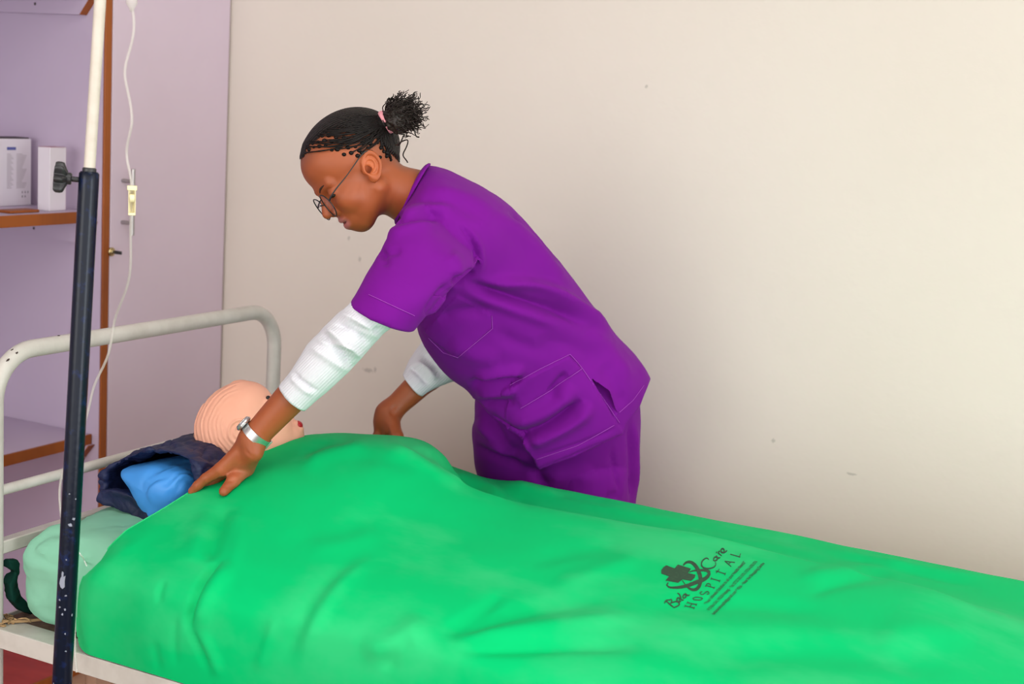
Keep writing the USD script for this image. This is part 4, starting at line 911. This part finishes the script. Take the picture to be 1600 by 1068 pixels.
TF = [(tr(T6, [(338, 212), (378, 262), (390, 310), (384, 345)]), -.0045, 4), (tr(T6, [(384, 345), (352, 372), (315, 385)]), -.008, 6), (tr(T6, [(315, 385), (280, 425), (240, 490)]), -.006, 7),
 (tr(T6, [(355, 225), (392, 270), (402, 320), (392, 355)]), .004, 6),
 (tr(T6, [(385, 385), (480, 384), (570, 395), (660, 435), (740, 490), (800, 560)]), .010, 9), (tr(T6, [(350, 380), (430, 408), (540, 440), (640, 470), (720, 520)]), -.010, 8), (tr(T6, [(340, 400), (440, 440), (560, 485), (650, 520)]), .005, 9),
 (tr(T6, [(360, 692), (430, 678), (530, 672)]), -.010, 7), (tr(T6, [(380, 672), (450, 655), (540, 645)]), .008, 9), (tr(T6, [(385, 715), (450, 712), (520, 700)]), .006, 7), (tr(T6, [(395, 738), (460, 745), (510, 735)]), -.006, 6),
 (tr(T6, [(505, 835), (560, 830), (640, 790), (710, 735)]), -.014, 9), (tr(T6, [(480, 800), (560, 785), (640, 740), (690, 690)]), .008, 12), (tr(T6, [(520, 870), (600, 840), (690, 790), (740, 740)]), .009, 11), (tr(T6, [(610, 730), (630, 690), (665, 655)]), -.007, 7),
 (tr(T6, [(410, 770), (460, 810), (520, 840), (560, 880)]), -.008, 7), (tr(T6, [(400, 790), (460, 840), (530, 880)]), .008, 9),
 (tr(T6, [(560, 905), (680, 870), (820, 810)]), -.0018, 3),
 (tr(T6, [(130, 215), (230, 190), (300, 195)]), -.005, 7), (tr(T6, [(150, 195), (230, 165), (330, 160)]), .005, 8), (tr(T6, [(120, 255), (200, 215), (280, 212)]), .004, 8), (tr(T6, [(100, 280), (115, 310), (120, 340)]), -.003, 6), (tr(T6, [(95, 300), (170, 290)]), -.003, 6),
 (tr(T6, [(300, 300), (330, 330), (325, 370)]), .005, 10), (tr(T6, [(220, 140), (330, 150), (420, 200)]), -.003, 12), (tr(T6, [(250, 110), (350, 120), (450, 180)]), .003, 12),
 (tr(T6, [(480, 170), (560, 230), (630, 330)]), -.010, 6), (tr(T6, [(440, 175), (530, 240), (600, 320), (680, 420)]), .006, 12),
 (tr(T6, [(560, 560), (680, 580), (760, 640)]), -.004, 14), (tr(T6, [(720, 520), (800, 600), (850, 680)]), .005, 12), (tr(T6, [(760, 620), (800, 690), (830, 760)]), -.003, 10),
 (tr(T6, [(300, 560), (380, 600), (470, 610)]), .004, 14), (tr(T6, [(270, 500), (350, 470), (430, 470)]), -.004, 10), (tr(T6, [(440, 520), (520, 570), (640, 590)]), -.003, 12)]
tunic = emboss(tunic, [(p, a * 1.8, w_) for p, a, w_ in TF])
wv = meshkit.fbm(np.asarray(tunic.vertices) * 13, 3, 31) - .5
tunic = trimesh.Trimesh(tunic.vertices + tunic.vertex_normals * (wv * .006)[:, None], tunic.faces, process=False)
tp = obj('tunic', tunic, M['purple'], who, smooth=70, label='purple short-sleeved scrub top with pockets')
_tv, _tn = np.asarray(tunic.vertices), np.asarray(tunic.vertex_normals); _tq = proj(_tv); _tf = ((CAM - _tv) * _tn).sum(1) > 0; _td = (_tv - CAM) @ FWD
def on_cloth(pts, n=40, lift=.0012, straight=True):
    P = np.vstack([np.linspace(pts[i], pts[i + 1], n // 2) for i in range(len(pts) - 1)]) if straight else smooth_path(np.array(pts, float), n); out = []
    for q in P:
        d = np.linalg.norm(_tq - q, axis=1); c = np.where(_tf & (d < 6))[0]
        if not len(c): continue
        c = c[_td[c] < _td[c].min() + .03]; c = c[np.argsort(d[c])[:6]]; w_ = 1 / (d[c] + .3); w_ /= w_.sum()
        dp = (w_ @ _td[c]); out.append(CAM + ray(*q) * dp + (w_ @ _tn[c]) * lift)
    return np.array(out)
st = []
for L in ([(435, 482), (437, 520), (335, 606)], [(335, 606), (292, 592), (248, 548)], [(70, 420), (130, 448), (205, 482)], [(522, 758), (610, 705), (704, 640)], [(490, 690), (580, 640), (668, 598)], [(668, 598), (690, 622), (706, 642)], [(570, 910), (690, 870), (800, 808)], [(815, 770), (855, 735), (888, 690)], [(706, 642), (760, 720), (815, 800)]):
    P = on_cloth(tr(T6, L))
    if len(P) > 6: obj('stitch', tube(P, .0007, 5), M['purple_thread'], tp, smooth=True)
# collar band
obj('collar_band', tube(smooth_path([Y(619, 345, .53), Y(628, 325, .505), Y(645, 295, .508), Y(660, 268, .535), Y(668, 259, .565)], 24), .0035, 8, squash=2.2), M['purple'], tp, smooth=True)
# trousers
HC = (Y(868, 740, .95)); LAT = np.array([.73, -.68, 0])
tr0 = edge_loft([(752, 600, 975, 570, .92, .15), (741, 632, 1000, 625, .93, .165), (742, 655, 1001, 650, .94, .165), (738, 672, 1000, 680, .95, .160), (741, 712, 998, 720, .962, .145), (746, 738, 995, 752, .97, .138), (752, 770, 993, 792, .975, .132)], 24, ex=2.3)
legs = []
for s in (1, -1):
    c0 = np.array([HC[0] + .01, HC[1], 0]) + LAT * s * .085; c0[1] = min(max(c0[1], .945), 1.10)
    legs.append(tube([c0 + [0, 0, .86], c0 + [0, 0, .78], c0 + [0, 0, .60], c0 + [0, 0, .40], c0 + [0, 0, .18], c0 + [0, 0, .05]], [.05, .098, .095, .085, .078, .075], 32))
    shoe = trimesh.creation.icosphere(3, 1.0); v = shoe.vertices.copy(); v[:, 2] = np.maximum(v[:, 2], -.75); fd = np.array([-.68, -.73, 0])
    v = v[:, :1] * .125 * fd + v[:, 1:2] * .046 * LAT + v[:, 2:] * [0, 0, .045] + c0 + fd * .06 + [0, 0, .034]
    obj('shoe', trimesh.Trimesh(v, shoe.faces, process=False), M['shoe_black'], who, smooth=True)
tmn = man(tr0)
for L in legs: tmn = tmn + man(L)
trz = trimesh.smoothing.filter_taubin(tm(tmn.refine_to_length(.009)), iterations=12)
trz = emboss(trz, [(p, a * 1.7, w_) for p, a, w_ in [(tr(T5, [(60, 560), (130, 600), (300, 660), (480, 740)]), .008, 8), (tr(T5, [(50, 580), (200, 660), (420, 740)]), -.008, 8), (tr(T5, [(110, 340), (180, 460), (260, 580), (420, 690)]), -.008, 7), (tr(T5, [(60, 420), (180, 540), (330, 640)]), .007, 9),
    (tr(T5, [(990, 600), (1020, 760), (1060, 940)]), -.003, 3), (tr(T5, [(470, 760), (500, 820), (560, 900)]), -.008, 8), (tr(T5, [(540, 790), (700, 820), (900, 780)]), .005, 14), (tr(T5, [(1130, 440), (1145, 700), (1150, 1000)]), -.006, 5), (tr(T5, [(1165, 440), (1172, 700), (1170, 1000)]), .005, 5), (tr(T5, [(960, 960), (1010, 950), (1056, 930)]), -.004, 4)]])
wv = meshkit.fbm(np.asarray(trz.vertices) * 12, 3, 33) - .5
obj('trousers', trimesh.Trimesh(trz.vertices + trz.vertex_normals * (wv * .007)[:, None], trz.faces, process=False), M['purple'], who, smooth=True, label='purple scrub trousers')
# white undershirt sleeves
def knit(st, strokes, n=46, seed=1):
    m = edge_loft(st, n, 72); m = tm(man(m).refine_to_length(.006)); m = emboss(m, [(p, a * 1.9, w_) for p, a, w_ in strokes])
    wv = meshkit.fbm(np.asarray(m.vertices) * 24, 3, seed) - .5
    return trimesh.Trimesh(m.vertices + m.vertex_normals * (wv * .004)[:, None], m.faces, process=False)
us = UsdGeom.Xform.Define(stage, str(who.GetPath()) + '/undershirt').GetPrim(); tag(us, label='white ribbed long-sleeved undershirt')
k1 = knit([(575, 445, 655, 478, .335, .045), (546, 474, 620, 505, .32, .047), (526, 491, 597, 523, .313, .049), (506, 511, 585, 537, .306, .049), (481, 538, 559, 566, .292, .047), (457, 575, 520, 604, .272, .040), (440, 597, 487, 632, .258, .034), (436, 602, 477, 641, .254, .0325)],
    [([(530, 490), (565, 505), (592, 528)], .005, 6), ([(520, 505), (555, 520), (580, 540)], -.005, 5), ([(508, 511), (540, 535), (566, 560)], .006, 6), ([(500, 522), (530, 548), (555, 575)], -.005, 5), ([(495, 530), (525, 538), (560, 540)], .004, 5), ([(482, 540), (515, 560), (545, 580)], .003, 6),
     ([(545, 500), (575, 515), (600, 515)], -.003, 5), ([(456, 577), (475, 598), (497, 611)], -.003, 3), ([(452, 583), (470, 604), (492, 618)], .002, 4), ([(560, 470), (590, 490), (612, 500)], .003, 6)])
obj('sleeve', k1, M['white_knit'], us, smooth=True)
k2 = knit([(684, 508, 738, 580, .83, .046), (654, 540, 716, 592, .815, .046), (638, 565, 694, 600, .79, .043), (633, 577, 677, 608, .775, .040), (630, 584, 661, 618, .762, .0365)],
    [([(648, 565), (665, 575), (680, 596)], .004, 5), ([(640, 572), (655, 585), (672, 604)], -.003, 4), ([(655, 552), (675, 566), (692, 588)], -.003, 5)], seed=2)
obj('sleeve', k2, M['white_knit'], us, smooth=True)
# wristwatch
wt = UsdGeom.Xform.Define(stage, str(who.GetPath()) + '/wristwatch').GetPrim(); tag(wt, label='silver wristwatch with a mesh band')
wc = E1 + (W1 - E1) * .965; wa = (W1 - E1) / np.linalg.norm(W1 - E1); tc = CAM - wc; tc -= wa * (tc @ wa); tc /= np.linalg.norm(tc); sd_ = np.cross(wa, tc)
if sd_ @ UP < 0: sd_ = -sd_
a_ = np.linspace(0, 2 * np.pi, 61)
def band(r, hw):
    rings = []
    for dx, dr in ((-hw, 0), (-hw, .0014), (hw, .0014), (hw, 0)): rings.append(wc + wa * dx + (r + dr) * (np.cos(a_[:-1])[:, None] * sd_ + np.sin(a_[:-1])[:, None] * tc * .98))
    m = loft(rings + [rings[0]], cap=False); return m
obj('strap', band(.0262, .0075), M['watch_steel'], wt, smooth=40)
cc = wc + sd_ * .0270 + tc * .004; dn = (sd_ - tc * .05); dn /= np.linalg.norm(dn)
obj('case', cat(cyl(cc - dn * .001, cc + dn * .0065, .0155, 36), cyl(cc + dn * .006, cc + dn * .0078, .0135, 36), cyl(cc + tc * .0155 + dn * .003, cc + tc * .0185 + dn * .003, .0022, 12)), M['watch_steel'], wt, smooth=40)
obj('dial', cyl(cc + dn * .0070, cc + dn * .0081, .0125, 36), M['frame_black'], wt, smooth=40)
lc = wc - sd_ * .0275; obj('clasp', box(-np.array([.006, .009, .0018]), np.array([.006, .009, .0018]), .0006), M['watch_steel'], wt) if False else obj('clasp', cyl(lc - wa * .009, lc + wa * .009, .0022, 10), M['watch_steel'], wt)
# ------------------------------------------------------------------ drip stand in front of the bed
ds = thing('drip_stand', 'dark blue chipped drip stand with cream inner pole and black knob, left of the bed', 'drip stand')
p_lo, p_hi = at_y(96.8, 1068, -.17), at_y(139.5, 268, -.12)
dirp = (p_hi - p_lo) / np.linalg.norm(p_hi - p_lo); foot = p_lo - dirp * (p_lo[2] / dirp[2]) + dirp * .03
obj('outer_tube', tube([foot, foot + dirp * .3, p_hi - dirp * .012, p_hi - dirp * .003, p_hi], [.0152, .0152, .0152, .0150, .0125], 32), M['pole_dark'], ds)
top = p_hi + dirp * .62
p_t = at_y(156.5, 0, -.115); d2 = (p_t - p_hi) / np.linalg.norm(p_t - p_hi)
obj('inner_tube', cyl(p_hi - d2 * .05, p_hi + d2 * .75, .0086, 24), M['pole_white'], ds)
obj('collar', cyl(p_hi - dirp * .002, p_hi + dirp * .006, .0105, 20), M['black_metal'], ds)
kc = at_y(122, 282, -.125); ke = at_y(88, 279, -.128); ax = (ke - kc) / np.linalg.norm(ke - kc); kn = UP - ax * (UP @ ax); kn /= np.linalg.norm(kn); km = np.cross(ax, kn)
ax = ax * .8 + km * (.6 if km @ (CAM - kc) > 0 else -.6); ax /= np.linalg.norm(ax); kn = UP - ax * (UP @ ax); kn /= np.linalg.norm(kn); km = np.cross(ax, kn)
kc = at_y(126, 281, -.125); hub = kc + ax * .027
a_ = np.arange(96) / 96 * 2 * np.pi; rr = .0195 + .0048 * np.cos(a_ * 7)
def kring(t, s): return hub + ax * t + (rr * s)[:, None] * (np.cos(a_)[:, None] * kn + np.sin(a_)[:, None] * km)
kb = obj('knob', cat(loft([kring(-.008, .45), kring(-.006, .6), kring(-.002, .95), kring(.002, 1.0), kring(.008, 1.0), kring(.011, .92), kring(.012, .5)]), cyl(hub - ax * .014, hub - ax * .002, .0092, 24)), M['black_metal'], ds, label='black lobed clamping knob')
obj('stem', cyl(kc - ax * .004, hub, .0042, 14), M['black_metal'], kb)
ch = []
for (px, py, a, b) in ((98, 902, .0045, .0105), (98.5, 893, .002, .006), (110, 818, .003, .0025), (115, 810, .002, .002), (103, 925, .0018, .0015), (94, 930, .0014, .0014), (94, 941, .0014, .0012), (102, 946, .0016, .0018), (98, 952, .0014, .0020), (112, 958, .001, .0022), (102, 983, .001, .0012), (103, 1010, .0016, .0010), (84.5, 1055, .001, .001), (104, 870, .001, .001), (118, 780, .0008, .0012), (109, 770, .001, .0008)):
    c = at_y(px, py, -.16); s = (c - p_lo) @ dirp; ctr = p_lo + dirp * s; v = c - CAM; v /= np.linalg.norm(v)
    o = CAM - ctr; o -= dirp * (o @ dirp); o /= np.linalg.norm(o); side = np.cross(dirp, o)
    if side @ RIGHT < 0: side = -side
    cx = proj(ctr)[0]; off = (px - cx[0]) * ((ctr - CAM) @ FWD) / FPX; off = np.clip(off, -.0135, .0135); nrm = side * (off / .0152) + o * math.sqrt(max(0, 1 - (off / .0152) ** 2)); t2 = np.cross(dirp, nrm)
    k_ = np.arange(9) / 9 * 2 * np.pi; w_ = .6 + .8 * rng.random(9); cen = ctr + nrm * .0149; ring = (np.cos(k_) * a * w_)[:, None] * t2 + (np.sin(k_) * b * w_)[:, None] * dirp
    ch.append(loft([cen + ring, cen + ring + nrm * .0006]))
material('chip_pale', srgb(140, 145, 160), 0.7)
for c in ch: obj('paint_chip', c, M['chip_pale'], ds, label='pale spot where the dark paint has chipped')
base = foot * [1, 1, 0] + [0, 0, .02]
for i in range(5):
    a = i * 2 * math.pi / 5 + .3; e = base + [.26 * math.cos(a), .26 * math.sin(a), .0]
    lg = obj('base_leg', tube([base + [0, 0, .03], base + [.13 * math.cos(a), .13 * math.sin(a), .022], e + [0, 0, .016]], [.012, .011, .009], 12), M['pole_dark'], ds)
    obj('foot', cyl(e + [0, 0, 0], e + [0, 0, -.02], .014, 14), M['black_metal'], lg)
for s in (1, -1): obj('hook', tube(smooth_path([p_hi + d2 * .74, p_hi + d2 * .745 + RIGHT * .05 * s, p_hi + d2 * .735 + RIGHT * .09 * s, p_hi + d2 * .755 + RIGHT * .105 * s], 16), .003, 8), M['steel'], ds)
# infusion line
iv = thing('infusion_line', 'clear plastic infusion tube with a cream roller clamp hanging beside the drip stand', 'infusion line')
LY = -.02
tb = [(206, 12, -.10), (209, 30, -.10), (208, 55, -.10), (199, 90, -.10), (195, 112, -.10), (199, 140, -.095), (204, 165, -.09), (206, 190, -.09), (200, 220, -.085), (198, 245, -.08), (203, 270, -.08), (206, 300, -.08), (205, 330, -.08), (204, 370, -.07), (204, 410, -.06), (199, 445, -.05), (186, 480, -.04), (178, 505, -.03), (174, 530, -.03), (170, 550, -.03), (160, 575, -.03), (148, 600, -.03), (138, 640, -.03), (115, 700, -.03), (96, 745, -.02), (93, 770, -.02), (95, 800, -.02), (103, 850, -.02), (112, 900, -.02), (116, 960, -.03), (120, 1050, -.05)]
obj('tubing', tube(smooth_path([at_y(*q) for q in tb], 200), .0021, 10), M['pvc'], iv, smooth=True)
q0, q1 = at_y(206.5, 294, -.083), at_y(206, 336, -.083); dv = (q1 - q0) / np.linalg.norm(q1 - q0); fr = CAM - q0; fr -= dv * (fr @ dv); fr /= np.linalg.norm(fr); sv = np.cross(dv, fr)
def obox(t0, t1, s0, s1, f0, f1, b=.0008):
    m = box((t0, s0, f0), (t1, s1, f1), b); m.vertices = q0 + m.vertices @ np.stack([dv, sv, fr]); return m
ln = np.linalg.norm(q1 - q0)
cl = obj('roller_clamp', cat(obox(0, ln, -.0055, -.0040, -.004, .006), obox(0, ln, .0040, .0055, -.004, .006), obox(.0, ln, -.0055, .0055, -.005, -.003), obox(-.004, .003, -.0075, .0075, -.005, .006), obox(ln - .004, ln, -.0055, .0055, -.004, .006)), M['clamp_cream'], iv)
rc = q0 + dv * ln * .36 + fr * .003; obj('roller', cyl(rc - sv * .0038, rc + sv * .0038, .0062, 24), M['clamp_cream'], cl)
c0, c1 = at_y(206, 14, -.10), at_y(205, -40, -.10); d3 = (c1 - c0) / np.linalg.norm(c1 - c0)
obj('drip_chamber', tube([c0 - d3 * .004, c0, c0 + d3 * .006, c0 + d3 * .010, c0 + d3 * .07, c0 + d3 * .075, c0 + d3 * .10], [.003, .0035, .0075, .0082, .0085, .004, .003], 24), M['pvc'], iv, smooth=True)
